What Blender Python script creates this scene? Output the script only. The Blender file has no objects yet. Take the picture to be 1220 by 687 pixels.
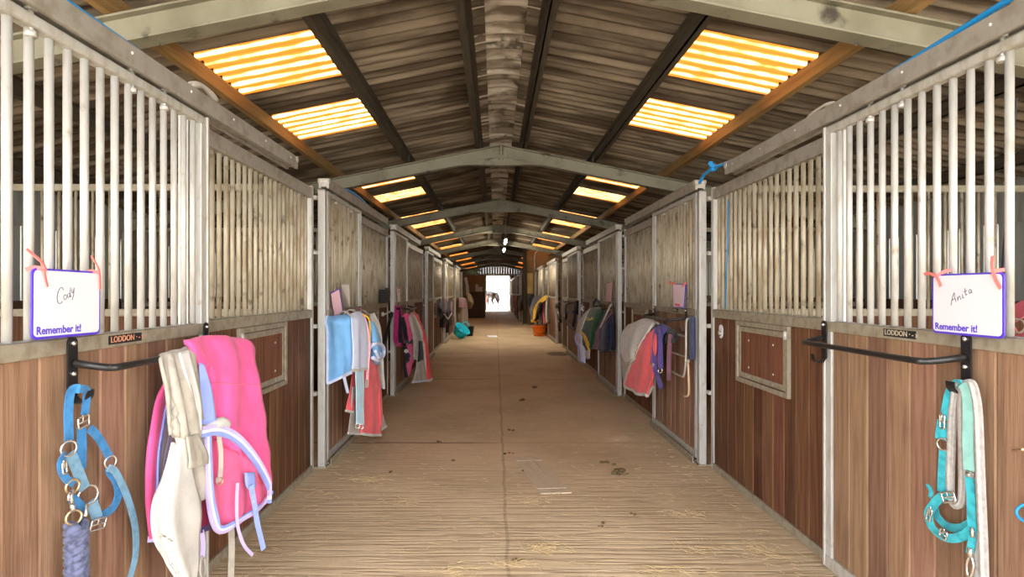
import bpy, math, random
from mathutils import Vector, Matrix, noise
random.seed(7)
SC = bpy.context.scene
COL = SC.collection
F, CX, CY, H = 680.0, 590.0, 347.0, 1.45      # focal length in pixels, vanishing point, eye height
WL, WR = 1.40, 1.70                            # distance of the stall fronts left and right of the camera
V = Vector

def P(px, py, X):
    """point at lateral distance X whose direction is that of a pixel of the photograph"""
    Y = F * X / (px - CX)
    return V((X, Y, H - (py - CY) * Y / F))

# ------------------------------------------------------------------ materials
MATS = {}
def mat(name, col, rough=.6, metal=0., col2=None, scale=8., stretch=(1, 1, 1), lo=.4, hi=.65, detail=5., bump=0., bscale=None,
        island=0., dirt=None, dscale=3., dlo=.5, dhi=.7, sheen=0., spec=.4):
    if name in MATS: return MATS[name]
    m = bpy.data.materials.new(name); m.use_nodes = True
    nt = m.node_tree; N = nt.nodes; L = nt.links
    b = N['Principled BSDF']
    b.inputs['Roughness'].default_value = rough
    b.inputs['Metallic'].default_value = metal
    b.inputs['Specular IOR Level'].default_value = spec
    if sheen: b.inputs['Sheen Weight'].default_value = sheen
    tc = N.new('ShaderNodeTexCoord'); mp = N.new('ShaderNodeMapping')
    mp.inputs['Scale'].default_value = stretch
    geo = N.new('ShaderNodeNewGeometry')
    L.new(geo.outputs['Position'], mp.inputs['Vector'])
    src = None
    def rgb(c): return (c[0], c[1], c[2], 1)
    def noi(sc, vec, det=detail):
        n = N.new('ShaderNodeTexNoise'); n.inputs['Scale'].default_value = sc; n.inputs['Detail'].default_value = det
        L.new(vec, n.inputs['Vector']); return n
    def mix(fac, a, bcol, blend='MIX'):
        x = N.new('ShaderNodeMix'); x.data_type = 'RGBA'; x.blend_type = blend
        if isinstance(fac, float): x.inputs[0].default_value = fac
        else: L.new(fac, x.inputs[0])
        for sock, c in ((x.inputs[6], a), (x.inputs[7], bcol)):
            if isinstance(c, tuple): sock.default_value = rgb(c)
            else: L.new(c, sock)
        return x.outputs[2]
    def ramp(v, lo_, hi_):
        r = N.new('ShaderNodeMapRange'); r.inputs[1].default_value = lo_; r.inputs[2].default_value = hi_
        r.interpolation_type = 'SMOOTHSTEP'
        L.new(v, r.inputs[0]); return r.outputs[0]
    out = tuple(col)
    if col2:
        n = noi(scale, mp.outputs[0]); out = mix(ramp(n.outputs['Fac'], lo, hi), out, tuple(col2))
    if island:
        hs = N.new('ShaderNodeHueSaturation'); 
        r = N.new('ShaderNodeMapRange'); r.inputs[3].default_value = 1 - island; r.inputs[4].default_value = 1 + island
        L.new(geo.outputs['Random Per Island'], r.inputs[0]); L.new(r.outputs[0], hs.inputs['Value'])
        h2 = N.new('ShaderNodeMath'); h2.operation = 'MULTIPLY_ADD'; h2.inputs[1].default_value = 7.31; h2.inputs[2].default_value = .0
        fr = N.new('ShaderNodeMath'); fr.operation = 'FRACT'
        L.new(geo.outputs['Random Per Island'], h2.inputs[0]); L.new(h2.outputs[0], fr.inputs[0])
        r2 = N.new('ShaderNodeMapRange'); r2.inputs[3].default_value = .488; r2.inputs[4].default_value = .508
        L.new(fr.outputs[0], r2.inputs[0]); L.new(r2.outputs[0], hs.inputs['Hue'])
        if isinstance(out, tuple): hs.inputs['Color'].default_value = rgb(out)
        else: L.new(out, hs.inputs['Color'])
        out = hs.outputs[0]
    if dirt:
        n = noi(dscale, geo.outputs['Position'], 6.); out = mix(ramp(n.outputs['Fac'], dlo, dhi), out, tuple(dirt))
    if isinstance(out, tuple): b.inputs['Base Color'].default_value = rgb(out)
    else: L.new(out, b.inputs['Base Color'])
    if bump:
        n = noi(bscale or scale * 3, mp.outputs[0]); bp = N.new('ShaderNodeBump'); bp.inputs['Strength'].default_value = bump
        bp.inputs['Distance'].default_value = .01
        L.new(n.outputs['Fac'], bp.inputs['Height']); L.new(bp.outputs[0], b.inputs['Normal'])
    MATS[name] = m
    return m

wood = mat('hardwood_boards', (.265, .158, .098), .7, 0, (.18, .100, .060), 5, (9, 9, .5), .38, .7, bump=.25, island=.24,
           dirt=(.14, .075, .048), dscale=1.6, dlo=.52, dhi=.8, spec=.12)
wood_d = mat('dark_hardwood_boards', (.142, .066, .034), .7, 0, (.082, .038, .021), 5, (9, 9, .5), .38, .7, bump=.25, island=.34,
             dirt=(.2, .10, .06), dscale=1.3, dlo=.58, dhi=.8, spec=.1)
galv = mat('galvanised_steel', (.50, .49, .45), .5, .25, (.40, .37, .30), 30, (1, 1, .4), .4, .7, dirt=(.27, .215, .14), dscale=7, dlo=.56, dhi=.85)
galv_n = mat('clean_galvanised_tube', (.50, .485, .45), .45, .2, (.40, .375, .32), 25, (1, 1, .3), .45, .75, dirt=(.27, .20, .12), dscale=14, dlo=.62, dhi=.85)
galv_d = mat('stained_galvanised_tube', (.44, .38, .28), .5, .2, (.29, .225, .14), 16, (1, 1, .3), .42, .68, dirt=(.10, .08, .055), dscale=11, dlo=.58, dhi=.76)
galv_b = mat('grimy_galvanised_rail', (.34, .30, .22), .6, .2, (.25, .205, .14), 22, (1, 1, 1), .4, .7, dirt=(.42, .39, .32), dscale=9, dlo=.58, dhi=.8)
track_m = mat('track_steel', (.36, .335, .29), .5, .3, (.27, .24, .19), 14, (1, 1, 1), .42, .7, dirt=(.47, .45, .41), dscale=9, dlo=.62, dhi=.78)
black = mat('black_enamel', (.016, .015, .015), .35, 0, (.05, .035, .028), 40, (1, 1, 1), .6, .75)
rubber = mat('matt_black', (.013, .013, .014), .7)
chrome = mat('bright_metal', (.72, .70, .66), .25, .85)
brass = mat('worn_brass', (.55, .42, .25), .35, .8)
paint = mat('pale_green_grey_paint', (.235, .22, .16), .6, 0, (.165, .148, .10), 3, (1, 1, 1), .42, .75, dirt=(.045, .036, .024), dscale=5, dlo=.58, dhi=.72)
purl = mat('dark_purlin', (.075, .06, .04), .75, 0, (.045, .036, .025), 6, (6, .6, 6), .4, .7)
purl_t = mat('timber_purlin', (.33, .20, .072), .7, 0, (.22, .125, .045), 4, (6, .5, 6), .4, .7)
roof_m = mat('fibre_cement', (.26, .205, .145), .85, 0, (.078, .055, .036), 1.6, (.35, 6, 1), .40, .62, bump=.3, bscale=30,
             dirt=(.06, .042, .026), dscale=1.1, dlo=.47, dhi=.7, spec=.15)
ridge_m = mat('ridge_fibre_cement', (.62, .55, .45), .85, 0, (.22, .17, .12), 3, (.7, 2.6, 1), .42, .62, dirt=(.1, .08, .06), dscale=6, dlo=.55, dhi=.7, spec=.2)
ply = mat('brown_boarding', (.16, .095, .045), .7, 0, (.11, .062, .03), 3, (8, 8, .5), .4, .7, island=.2)
tanb = mat('tan_sheet_wall', (.30, .19, .075), .75, 0, (.22, .135, .05), 2, (1, 1, 1), .4, .7)
yell_lit = mat('lit_yellow_board', (.62, .45, .15), .7, 0, (.52, .36, .11), 3)  # light falling on this panel is painted into its bright yellow
greyw = mat('grey_wall_sheet', (.42, .43, .40), .7, 0, (.33, .33, .29), 3, (1, 4, .5), .4, .7)
white = mat('white_board_face', (.72, .71, .75), .3)
purple = mat('purple_plastic', (.09, .045, .52), .4)
ink = mat('pencil_ink', (.10, .10, .14), .7)
coral = mat('coral_tape', (.90, .22, .20), .6)
pinkcard = mat('pink_card', (.72, .44, .46), .6)
redink = mat('red_print', (.75, .10, .14), .6)

def fabric(name, c, k=.8, sc=14, rough=.85):
    return mat(name, c, rough, 0, tuple(x * k for x in c), sc, (1, 1, 1), .4, .7, bump=.15, bscale=220, sheen=.15, spec=.15)
f_pink = fabric('hot_pink_quilt', (.88, .11, .32), .88)
f_pinkl = fabric('pale_pink_lining', (.82, .13, .28), .85)
f_magenta = fabric('dark_magenta', (.42, .02, .14))
f_white = fabric('off_white_fleece', (.57, .545, .50), .88)
f_cream = fabric('grubby_cream', (.43, .385, .32), .78)
f_grey = fabric('stone_grey_cloth', (.46, .42, .36), .8)
f_blue = fabric('periwinkle_binding', (.28, .36, .80), .9)
f_lil = fabric('lilac_binding', (.52, .44, .72), .9)
f_teal = fabric('teal_webbing', (.045, .42, .50), .62, 30)
f_tealp = fabric('faded_teal', (.25, .50, .45), .8, 20)
f_halt = fabric('blue_webbing', (.045, .20, .44), .7, 30)
f_haltd = fabric('faded_blue_webbing', (.16, .30, .42), .75, 40)
f_rope = fabric('navy_grey_rope', (.12, .13, .22), .45, 60)
f_ropew = fabric('white_grey_rope', (.42, .395, .37), .8, 60)
f_sky = fabric('sky_blue_fleece', (.22, .50, .86), .9)
f_pale = fabric('pale_lilac_fleece', (.66, .72, .90), .92)
f_ice = fabric('ice_blue', (.50, .72, .86), .9)
f_red = fabric('coral_red', (.84, .055, .065), .88)
f_coral = fabric('salmon_red', (.86, .13, .145), .88)
f_green = fabric('bottle_green', (.018, .075, .035), .7)
f_yel = fabric('yellow_trim', (.85, .50, .03), .9)
f_navy = fabric('navy_cloth', (.02, .026, .055), .6)
f_purp = fabric('purple_webbing', (.10, .075, .26), .75, 30)
f_plum = fabric('plum_cloth', (.22, .10, .13), .7)
f_khaki = fabric('khaki_cloth', (.28, .20, .09), .75)
f_dark = fabric('black_cloth', (.018, .018, .022), .7)
stripe_m = [f_blue, f_grey, f_lil, f_pale]

def floor_mat():
    m = bpy.data.materials.new('brushed_concrete'); m.use_nodes = True; nt = m.node_tree; N = nt.nodes; L = nt.links
    b = N['Principled BSDF']; b.inputs['Roughness'].default_value = .8; b.inputs['Specular IOR Level'].default_value = .25
    g = N.new('ShaderNodeNewGeometry'); s = N.new('ShaderNodeSeparateXYZ'); L.new(g.outputs['Position'], s.inputs[0])
    def noi(sc, stretch, det=6):
        mp = N.new('ShaderNodeMapping'); mp.inputs['Scale'].default_value = stretch; L.new(g.outputs['Position'], mp.inputs[0])
        n = N.new('ShaderNodeTexNoise'); n.inputs['Scale'].default_value = sc; n.inputs['Detail'].default_value = det
        L.new(mp.outputs[0], n.inputs['Vector']); return n.outputs['Fac']
    def rng(v, a, c, o0=0., o1=1.):
        r = N.new('ShaderNodeMapRange'); r.interpolation_type = 'SMOOTHSTEP'
        for i, x in ((1, a), (2, c), (3, o0), (4, o1)): r.inputs[i].default_value = x
        L.new(v, r.inputs[0]); return r.outputs[0]
    def mix(f, a, c):
        x = N.new('ShaderNodeMix'); x.data_type = 'RGBA'; L.new(f, x.inputs[0])
        for k, q in ((6, a), (7, c)):
            if isinstance(q, tuple): x.inputs[k].default_value = (*q, 1)
            else: L.new(q, x.inputs[k])
        return x.outputs[2]
    def mth(op, a, c=None):
        x = N.new('ShaderNodeMath'); x.operation = op
        for k, q in ((0, a), (1, c)):
            if q is None: continue
            if isinstance(q, (int, float)): x.inputs[k].default_value = q
            else: L.new(q, x.inputs[k])
        return x.outputs[0]
    c = mix(rng(noi(1.1, (1, 1, 1)), .35, .68), (.62, .485, .315), (.50, .385, .24))
    c = mix(rng(noi(9, (1, 1, 1)), .5, .75, 0, .55), c, (.69, .55, .36))
    lines = noi(34, (.05, 1, 1), 4)                       # brush lines run across the aisle
    near = rng(mth('ADD', s.outputs['Y'], mth('MULTIPLY', noi(.9, (1, 1, 1)), 2.6)), 4.4, 6.6, 1, .22)
    lm = mth('MULTIPLY', rng(lines, .47, .58), near)
    c = mix(mth('MULTIPLY', lm, .42), c, (.34, .25, .15))
    # joints between the slabs: one down the middle, some across
    wob = mth('MULTIPLY', mth('SUBTRACT', noi(2.5, (1, 1, 1)), .5), .05)
    dx = mth('ABSOLUTE', mth('ADD', mth('SUBTRACT', s.outputs['X'], .072), wob))
    j1 = rng(dx, .004, .016, 1, 0)
    fy = mth('ABSOLUTE', mth('SUBTRACT', mth('MODULO', mth('ADD', s.outputs['Y'], mth('ADD', mth('MULTIPLY', wob, .6), .45)), 3.95), 1.98))
    left = rng(s.outputs['X'], -.3, .15, 1, .25)
    j2 = mth('MULTIPLY', rng(fy, .006, .025, .8, 0), left)
    j = mth('MAXIMUM', mth('MULTIPLY', j1, .32), j2)
    c = mix(j, c, (.09, .065, .04))
    c = mix(rng(noi(2.3, (1, 1, 1), 3), .70, .76, 0, .5), c, (.20, .145, .09))
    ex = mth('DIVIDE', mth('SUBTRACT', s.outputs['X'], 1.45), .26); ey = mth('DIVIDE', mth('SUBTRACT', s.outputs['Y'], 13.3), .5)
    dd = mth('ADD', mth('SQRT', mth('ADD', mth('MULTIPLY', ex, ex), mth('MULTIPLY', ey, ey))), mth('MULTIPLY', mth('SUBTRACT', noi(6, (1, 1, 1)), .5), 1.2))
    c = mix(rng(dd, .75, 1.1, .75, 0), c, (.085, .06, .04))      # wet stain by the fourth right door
    L.new(c, b.inputs['Base Color'])
    bp = N.new('ShaderNodeBump'); bp.inputs['Strength'].default_value = .6; bp.inputs['Distance'].default_value = .012
    hgt = mth('SUBTRACT', mth('MULTIPLY', noi(40, (1, 1, 1)), .25), mth('ADD', lm, j))
    L.new(hgt, bp.inputs['Height']); L.new(bp.outputs[0], b.inputs['Normal'])
    return m
floor_m = floor_mat()

def glass_mat():
    m = bpy.data.materials.new('amber_translucent_sheet'); m.use_nodes = True; nt = m.node_tree; N = nt.nodes; L = nt.links
    N.remove(N['Principled BSDF']); o = N['Material Output']
    g = N.new('ShaderNodeNewGeometry'); n = N.new('ShaderNodeTexNoise'); n.inputs['Scale'].default_value = 3
    L.new(g.outputs['Position'], n.inputs['Vector'])
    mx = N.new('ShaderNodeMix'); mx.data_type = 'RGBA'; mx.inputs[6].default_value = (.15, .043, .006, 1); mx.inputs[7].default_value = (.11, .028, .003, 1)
    sp = N.new('ShaderNodeSeparateXYZ'); L.new(g.outputs['Position'], sp.inputs[0])
    def mth(op, a, b_=None):
        q = N.new('ShaderNodeMath'); q.operation = op
        for k_, v_ in ((0, a), (1, b_)):
            if v_ is None: continue
            if isinstance(v_, (int, float)): q.inputs[k_].default_value = v_
            else: L.new(v_, q.inputs[k_])
        return q.outputs[0]
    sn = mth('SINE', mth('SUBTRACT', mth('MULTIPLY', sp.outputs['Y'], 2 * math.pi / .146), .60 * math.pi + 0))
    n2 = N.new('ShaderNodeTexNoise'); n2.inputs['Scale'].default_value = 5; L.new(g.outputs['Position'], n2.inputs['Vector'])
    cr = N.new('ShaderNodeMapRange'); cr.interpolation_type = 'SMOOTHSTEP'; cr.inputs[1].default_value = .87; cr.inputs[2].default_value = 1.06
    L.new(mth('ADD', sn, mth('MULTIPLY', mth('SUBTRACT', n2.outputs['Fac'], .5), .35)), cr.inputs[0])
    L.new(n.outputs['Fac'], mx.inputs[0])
    m2 = N.new('ShaderNodeMix'); m2.data_type = 'RGBA'; L.new(cr.outputs[0], m2.inputs[0]); L.new(mx.outputs[2], m2.inputs[6]); m2.inputs[7].default_value = (.60, .34, .13, 1)  # pale stripe on each corrugation: sunlight painted into the sheet colour
    mx = m2
    t = N.new('ShaderNodeBsdfTranslucent'); d = N.new('ShaderNodeBsdfDiffuse'); ms = N.new('ShaderNodeMixShader')
    L.new(mx.outputs[2], t.inputs[0]); L.new(mx.outputs[2], d.inputs[0]); ms.inputs[0].default_value = .15
    L.new(t.outputs[0], ms.inputs[1]); L.new(d.outputs[0], ms.inputs[2]); L.new(ms.outputs[0], o.inputs[0])
    return m
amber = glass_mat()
def emis(name, c, s):
    m = bpy.data.materials.new(name); m.use_nodes = True; b = m.node_tree.nodes['Principled BSDF']
    b.inputs['Emission Color'].default_value = (*c, 1); b.inputs['Emission Strength'].default_value = s; b.inputs['Base Color'].default_value = (*c, 1)
    return m
tube_m = emis('lit_tube', (1, .90, .72), 90)

# ------------------------------------------------------------------ mesh builder
def wloc(o):
    l = V((0, 0, 0))
    while o is not None: l += V(o.location); o = o.parent
    return l
class MB:
    def __init__(s): s.v = []; s.f = []; s.s = []; s.m = []
    def add(s, vs, fs, sm=False, m=0):
        b = len(s.v); s.v += [tuple(x) for x in vs]
        for f in fs: s.f.append([b + i for i in f]); s.s.append(sm); s.m.append(m)
        return s
    def box(s, a, b, m=0):
        x0, x1 = sorted((a[0], b[0])); y0, y1 = sorted((a[1], b[1])); z0, z1 = sorted((a[2], b[2]))
        return s.add([(x0, y0, z0), (x1, y0, z0), (x1, y1, z0), (x0, y1, z0), (x0, y0, z1), (x1, y0, z1), (x1, y1, z1), (x0, y1, z1)],
                     [(3, 2, 1, 0), (4, 5, 6, 7), (0, 1, 5, 4), (1, 2, 6, 5), (2, 3, 7, 6), (3, 0, 4, 7)], False, m)
    def bar(s, p, q, w, h, up=(0, 0, 1), m=0):      # square-section bar from p to q
        return s.strap([p, q], w, h, up, m, False)
    def prism(s, poly, off, m=0, sm=False):
        n = len(poly); off = V(off)
        vs = [V(p) for p in poly] + [V(p) + off for p in poly]
        return s.add(vs, [list(range(n))[::-1], list(range(n, 2 * n))] + [(i, (i + 1) % n, n + (i + 1) % n, n + i) for i in range(n)], sm, m)
    def frames(s, pts, closed=False, up=None):
        pts = [V(p) for p in pts]; n = len(pts); out = []; a = None
        for i in range(n):
            if closed: t = pts[(i + 1) % n] - pts[i - 1]
            else: t = pts[min(i + 1, n - 1)] - pts[max(i - 1, 0)]
            t = t.normalized() if t.length > 1e-9 else V((0, 0, 1))
            if up is not None:
                u = up[i] if isinstance(up, list) else V(up)
                a = u - t * u.dot(t)
                if a.length < 1e-4: a = t.orthogonal()
            elif a is None: a = t.orthogonal()
            else:
                a = a - t * a.dot(t)
                if a.length < 1e-4: a = t.orthogonal()
            a = a.normalized(); out.append((pts[i], t, a, t.cross(a)))
        return out
    def tube(s, pts, r, n=8, closed=False, m=0):
        fr = s.frames(pts, closed); k = len(fr); vs = []
        for i, (p, t, a, b) in enumerate(fr):
            rr = r[i] if isinstance(r, (list, tuple)) else r
            vs += [p + (a * math.cos(2 * math.pi * j / n) + b * math.sin(2 * math.pi * j / n)) * rr for j in range(n)]
        fs = []
        for i in range(k if closed else k - 1):
            i2 = (i + 1) % k
            fs += [(i * n + j, i * n + (j + 1) % n, i2 * n + (j + 1) % n, i2 * n + j) for j in range(n)]
        s.add(vs, fs, True, m)
        if not closed:
            b = len(s.v) - len(vs)
            s.f += [[b + j for j in range(n)][::-1], [b + (k - 1) * n + j for j in range(n)]]; s.s += [False, False]; s.m += [m, m]
        return s
    def strap(s, pts, w, t, up=(1, 0, 0), m=0, sm=True):   # flat strip, thickness along up
        fr = s.frames(pts, False, up); k = len(fr); vs = []
        for i, (p, tt, a, b) in enumerate(fr):
            ww = w[i] if isinstance(w, (list, tuple)) else w
            vs += [p + b * ww / 2 + a * t / 2, p - b * ww / 2 + a * t / 2, p - b * ww / 2 - a * t / 2, p + b * ww / 2 - a * t / 2]
        fs = [(i * 4 + j, i * 4 + (j + 1) % 4, i * 4 + 4 + (j + 1) % 4, i * 4 + 4 + j) for i in range(k - 1) for j in range(4)]
        fs += [(3, 2, 1, 0), tuple(4 * (k - 1) + j for j in range(4))]
        return s.add(vs, fs, False, m)
    def grid(s, G, sm=True, m=0):
        a = len(G); b = len(G[0])
        return s.add([p for r in G for p in r], [(i * b + j, i * b + j + 1, (i + 1) * b + j + 1, (i + 1) * b + j) for i in range(a - 1) for j in range(b - 1)], sm, m)
    def lathe(s, prof, c, n=20, m=0):
        c = V(c); vs = [c + V((r * math.cos(2 * math.pi * j / n), r * math.sin(2 * math.pi * j / n), z)) for r, z in prof for j in range(n)]
        return s.add(vs, [(i * n + j, i * n + (j + 1) % n, (i + 1) * n + (j + 1) % n, (i + 1) * n + j) for i in range(len(prof) - 1) for j in range(n)], True, m)
    def ball(s, c, r, n=8, m=0):
        c = V(c); r = V((r, r, r)) if not hasattr(r, '__len__') else V(r); vs = []; fs = []; k = n // 2
        for i in range(k + 1):
            th = math.pi * i / k
            vs += [c + V((r.x * math.sin(th) * math.cos(2 * math.pi * j / n), r.y * math.sin(th) * math.sin(2 * math.pi * j / n), r.z * math.cos(th))) for j in range(n)]
        for i in range(k): fs += [(i * n + j, (i + 1) * n + j, (i + 1) * n + (j + 1) % n, i * n + (j + 1) % n) for j in range(n)]
        return s.add(vs, fs, True, m)
    def ring(s, c, r, t, nrm=(1, 0, 0), m=0, sq=1.):
        nrm = V(nrm).normalized(); a = V((0, 1, 0)); a = (a - nrm * a.dot(nrm)).normalized(); b = nrm.cross(a)
        return s.tube([V(c) + (a * math.cos(q * math.pi / 7) + b * math.sin(q * math.pi / 7) * sq) * r for q in range(14)], t, 6, True, m)
    def build(s, name, mats, parent=None, origin=None, bevel=0, solid=0, sub=0):
        off = wloc(parent) if parent is not None else V(origin) if origin is not None else V((0, 0, 0))
        me = bpy.data.meshes.new(name)
        me.from_pydata([V(p) - off for p in s.v], [], s.f)
        me.polygons.foreach_set('use_smooth', s.s); me.polygons.foreach_set('material_index', s.m)
        for q in (mats if isinstance(mats, (list, tuple)) else [mats]): me.materials.append(q)
        me.update(); o = bpy.data.objects.new(name, me); COL.objects.link(o)
        if parent is not None: o.parent = parent
        elif origin is not None: o.location = origin
        if solid: q = o.modifiers.new('t', 'SOLIDIFY'); q.thickness = solid; q.offset = 0
        if bevel: q = o.modifiers.new('b', 'BEVEL'); q.width = bevel; q.segments = 2; q.limit_method = 'ANGLE'; q.angle_limit = .7
        if sub: q = o.modifiers.new('s', 'SUBSURF'); q.levels = sub; q.render_levels = sub
        return o
def tag(o, label, cat, group=None, kind='thing'):
    if label: o['label'] = label
    if cat: o['category'] = cat
    if group: o['group'] = group
    if kind: o['kind'] = kind
    return o
def thing(name, loc, label, cat, group=None):
    o = bpy.data.objects.new(name, None); o.empty_display_size = .1; COL.objects.link(o); o.location = loc
    return tag(o, label, cat, group)
def struct(o): o['kind'] = 'structure'; return o
def spline(pts, n):
    """Catmull-Rom through pts, n samples"""
    pts = [V(p) for p in pts]
    if len(pts) == 2: return [pts[0].lerp(pts[1], i / (n - 1)) for i in range(n)]
    out = []; k = len(pts) - 1
    for i in range(n):
        u = i / (n - 1) * k; j = min(int(u), k - 1); t = u - j
        p1, p2 = pts[j], pts[j + 1]; p0 = pts[j - 1] if j else p1 * 2 - p2; p3 = pts[j + 2] if j + 2 <= k else p2 * 2 - p1
        out.append(.5 * ((2 * p1) + (p2 - p0) * t + (2 * p0 - 5 * p1 + 4 * p2 - p3) * t * t + (3 * p1 - p0 - 3 * p2 + p3) * t ** 3))
    return out
def cloth_grid(rows, nu=16, nv=24, fold=.0, nf=3, wr=.006, seed=0):
    cols = [spline([V(p) for p in r], nu) for r in rows]
    G = [[None] * nu for _ in range(nv)]
    for j in range(nu):
        c = spline([r[j] for r in cols], nv)
        for i in range(nv): G[i][j] = c[i]
    for i in range(nv):
        for j in range(nu):
            p = G[i][j]; u = j / (nu - 1); v = i / (nv - 1)
            ph = seed * 1.7 + .9 * noise.noise(V((u * 2, v * 1.5, seed)))
            d = fold * math.sin(2 * math.pi * nf * u + ph * 2) * min(1, .25 + v) + wr * noise.noise(V((p.y * 9 + seed, p.z * 7, p.x * 9)))
            a = G[i][min(j + 1, nu - 1)] - G[i][max(j - 1, 0)]
            nrm = V((-a.y, a.x, 0)) if a.length > 1e-6 else V((1, 0, 0))
            nrm = nrm.normalized() if nrm.length > 1e-6 else V((1, 0, 0))
            G[i][j] = V(p) + nrm * d
    return G
def cloth(name, m, parent, rows, th=.008, edges='', em=None, ew=.022, **k):
    G = cloth_grid(rows, **k)
    o = MB().grid(G).build(name, m, parent, solid=th)
    if em is not None:
        for e in edges:
            line = {'l': [r[0] for r in G], 'r': [r[-1] for r in G], 't': G[0], 'b': G[-1]}[e]
            inner = {'l': [r[1] for r in G], 'r': [r[-2] for r in G], 't': G[1], 'b': G[-2]}[e]
            up = []
            for i, p in enumerate(line):
                t = line[min(i + 1, len(line) - 1)] - line[max(i - 1, 0)]
                nn = t.cross(inner[i] - p); up.append(nn.normalized() if nn.length > 1e-9 else V((1, 0, 0)))
            MB().strap(line, ew, th * 1.9, up, 0).build('edge_binding', em, o)
    return o, G
def px(rows, ):                                     # rows of (px, py, X) to world rows
    return [[P(*p) for p in r] for r in rows]
def webbing(name, m, parent, pts, w=.024, t=.004, up=(1, 0, -.15), n=None):
    pp = spline(pts, n or max(2, (len(pts) - 1) * 6))
    return MB().strap(pp, w, t, up).build(name, m, parent)
def text_on(body, size, origin, right, up, m, parent, name, align='LEFT', ex=.0006, bold=.012):
    cu = bpy.data.curves.new('txt', 'FONT'); cu.body = body; cu.size = size; cu.align_x = align; cu.extrude = ex; cu.resolution_u = 3
    cu.offset = size * bold
    ob = bpy.data.objects.new('txt', cu); COL.objects.link(ob); bpy.context.view_layer.update()
    dg = bpy.context.evaluated_depsgraph_get(); me = bpy.data.meshes.new_from_object(ob.evaluated_get(dg))
    bpy.data.objects.remove(ob); right = V(right); up = V(up); nn = right.cross(up); off = wloc(parent)
    for v in me.vertices: v.co = V(origin) + right * v.co.x + up * v.co.y + nn * v.co.z - off
    me.materials.clear(); me.materials.append(m); o = bpy.data.objects.new(name, me); COL.objects.link(o); o.parent = parent
    return o
def rrect(c, right, up, w, h, r, n=5):
    c, right, up = V(c), V(right), V(up); out = []
    for qx, qy, a0 in ((1, 1, 0), (-1, 1, 90), (-1, -1, 180), (1, -1, 270)):
        for k in range(n + 1):
            a = math.radians(a0 + 90 * k / n)
            out.append(c + right * (qx * (w / 2 - r) + r * math.cos(a)) + up * (qy * (h / 2 - r) + r * math.sin(a)))
    return out

# ------------------------------------------------------------------ the building shell
RX, Y0, Y1, EX = .08, -.9, 44.4, 5.2           # ridge x, near end, far end, half width
SL = .2
ground = MB().box((-60, -40, -.25), (60, 120, -.06)).build('ground', mat('pale_gravel', (.62, .58, .50), .9, 0, (.5, .46, .38), 4), None); struct(ground)
fl = MB().box((-EX + RX, Y0, -.2), (EX + RX, Y1 + .3, 0)).build('floor', floor_m); struct(fl)

PITCH = .146; NS = 8
def zroof(d): return 3.616 - SL * d
ncol = int((Y1 + .2 - Y0) / PITCH * NS)
ys = [Y0 + i * PITCH / NS for i in range(ncol + 1)]
def corr(y, ph=0): return .033 * math.sin(2 * math.pi * (y / PITCH + ph))
sky_ranges = []
for k in range(-1, 9):
    for st in (4.09, 5.60): sky_ranges.append((st + 4.57 * k, st + 4.57 * k + .83))
sky_ranges = [(a, b) for a, b in sky_ranges if a > Y0 + .1 and b < Y1 - .3]
def in_sky(i):
    y = (ys[i] + ys[i + 1]) / 2
    return any(a <= y <= b for a, b in sky_ranges)
ceil = MB()
for sd in (-1, 1):
    for (d0, d1, dz, nn) in ((.16, 1.40, 0, 3), (1.34, 2.28, .012, 2), (2.275, EX + .05, .024, 4)):
        sk = dz == .012
        seg = []
        def flush(idx):
            if len(idx) > 1:
                G = [[V((RX + sd * (d0 + (d1 - d0) * q / nn), ys[i], zroof(d0 + (d1 - d0) * q / nn) + dz + corr(ys[i]) + .006 * math.sin(ys[i] * 1.9 + d0 * 7))) for q in range(nn + 1)] for i in idx]
                ceil.grid(G)
        cur = [0]
        for i in range(ncol):
            if sk and in_sky(i):
                flush(cur); cur = [i + 1]
            else: cur.append(i + 1)
        flush(cur)
struct(ceil.build('ceiling', roof_m))
rc = MB(); G = []
PR_ = .74
for i in range(0, ncol + 1):
    y = ys[i]; ph = (y / PR_ + .25) % 1.0
    wv = .040 * math.sin(2 * math.pi * y / (PR_ / 5)) * (1 if ph > .5 else .1)
    lift = .085 * math.sin(math.pi * min(1, ph / .5)) if ph < .5 else 0
    row = []
    for q in range(13):
        x = -.33 + .66 * q / 12
        row.append(V((RX + x, y, 3.615 - .5 * x * x + wv + lift * (1 - (x / .33) ** 2) - .2 * max(0, abs(x) - .25))))
    G.append(row)
rc.grid(G); struct(rc.build('trim_1', ridge_m))
nwin = 0
for sd, sname in ((-1, 'left'), (1, 'right')):
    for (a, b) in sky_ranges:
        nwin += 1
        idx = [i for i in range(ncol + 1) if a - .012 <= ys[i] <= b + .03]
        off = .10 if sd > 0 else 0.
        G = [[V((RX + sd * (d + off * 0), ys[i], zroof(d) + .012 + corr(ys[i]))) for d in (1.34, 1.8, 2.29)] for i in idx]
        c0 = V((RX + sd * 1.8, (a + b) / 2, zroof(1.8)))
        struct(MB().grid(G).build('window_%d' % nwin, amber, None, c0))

# walls at the backs of the stalls: boarding, then vented sheets above with a gap under the eaves
for sd, nm in ((-1, 'left'), (1, 'right')):
    w = MB(); xb = RX + sd * EX
    w.box((xb, Y0, 0), (xb + sd * .1, Y1, 1.35), 0)
    y = Y0
    while y < Y1:
        w.box((xb + sd * .02, y, 1.35), (xb + sd * .05, y + .145, 2.16), 1)
        y += .165
    w.box((xb, Y0, 2.16), (xb + sd * .1, Y1, 2.62), 1)
    struct(w.build('wall_' + nm, [ply, greyw]))

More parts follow.
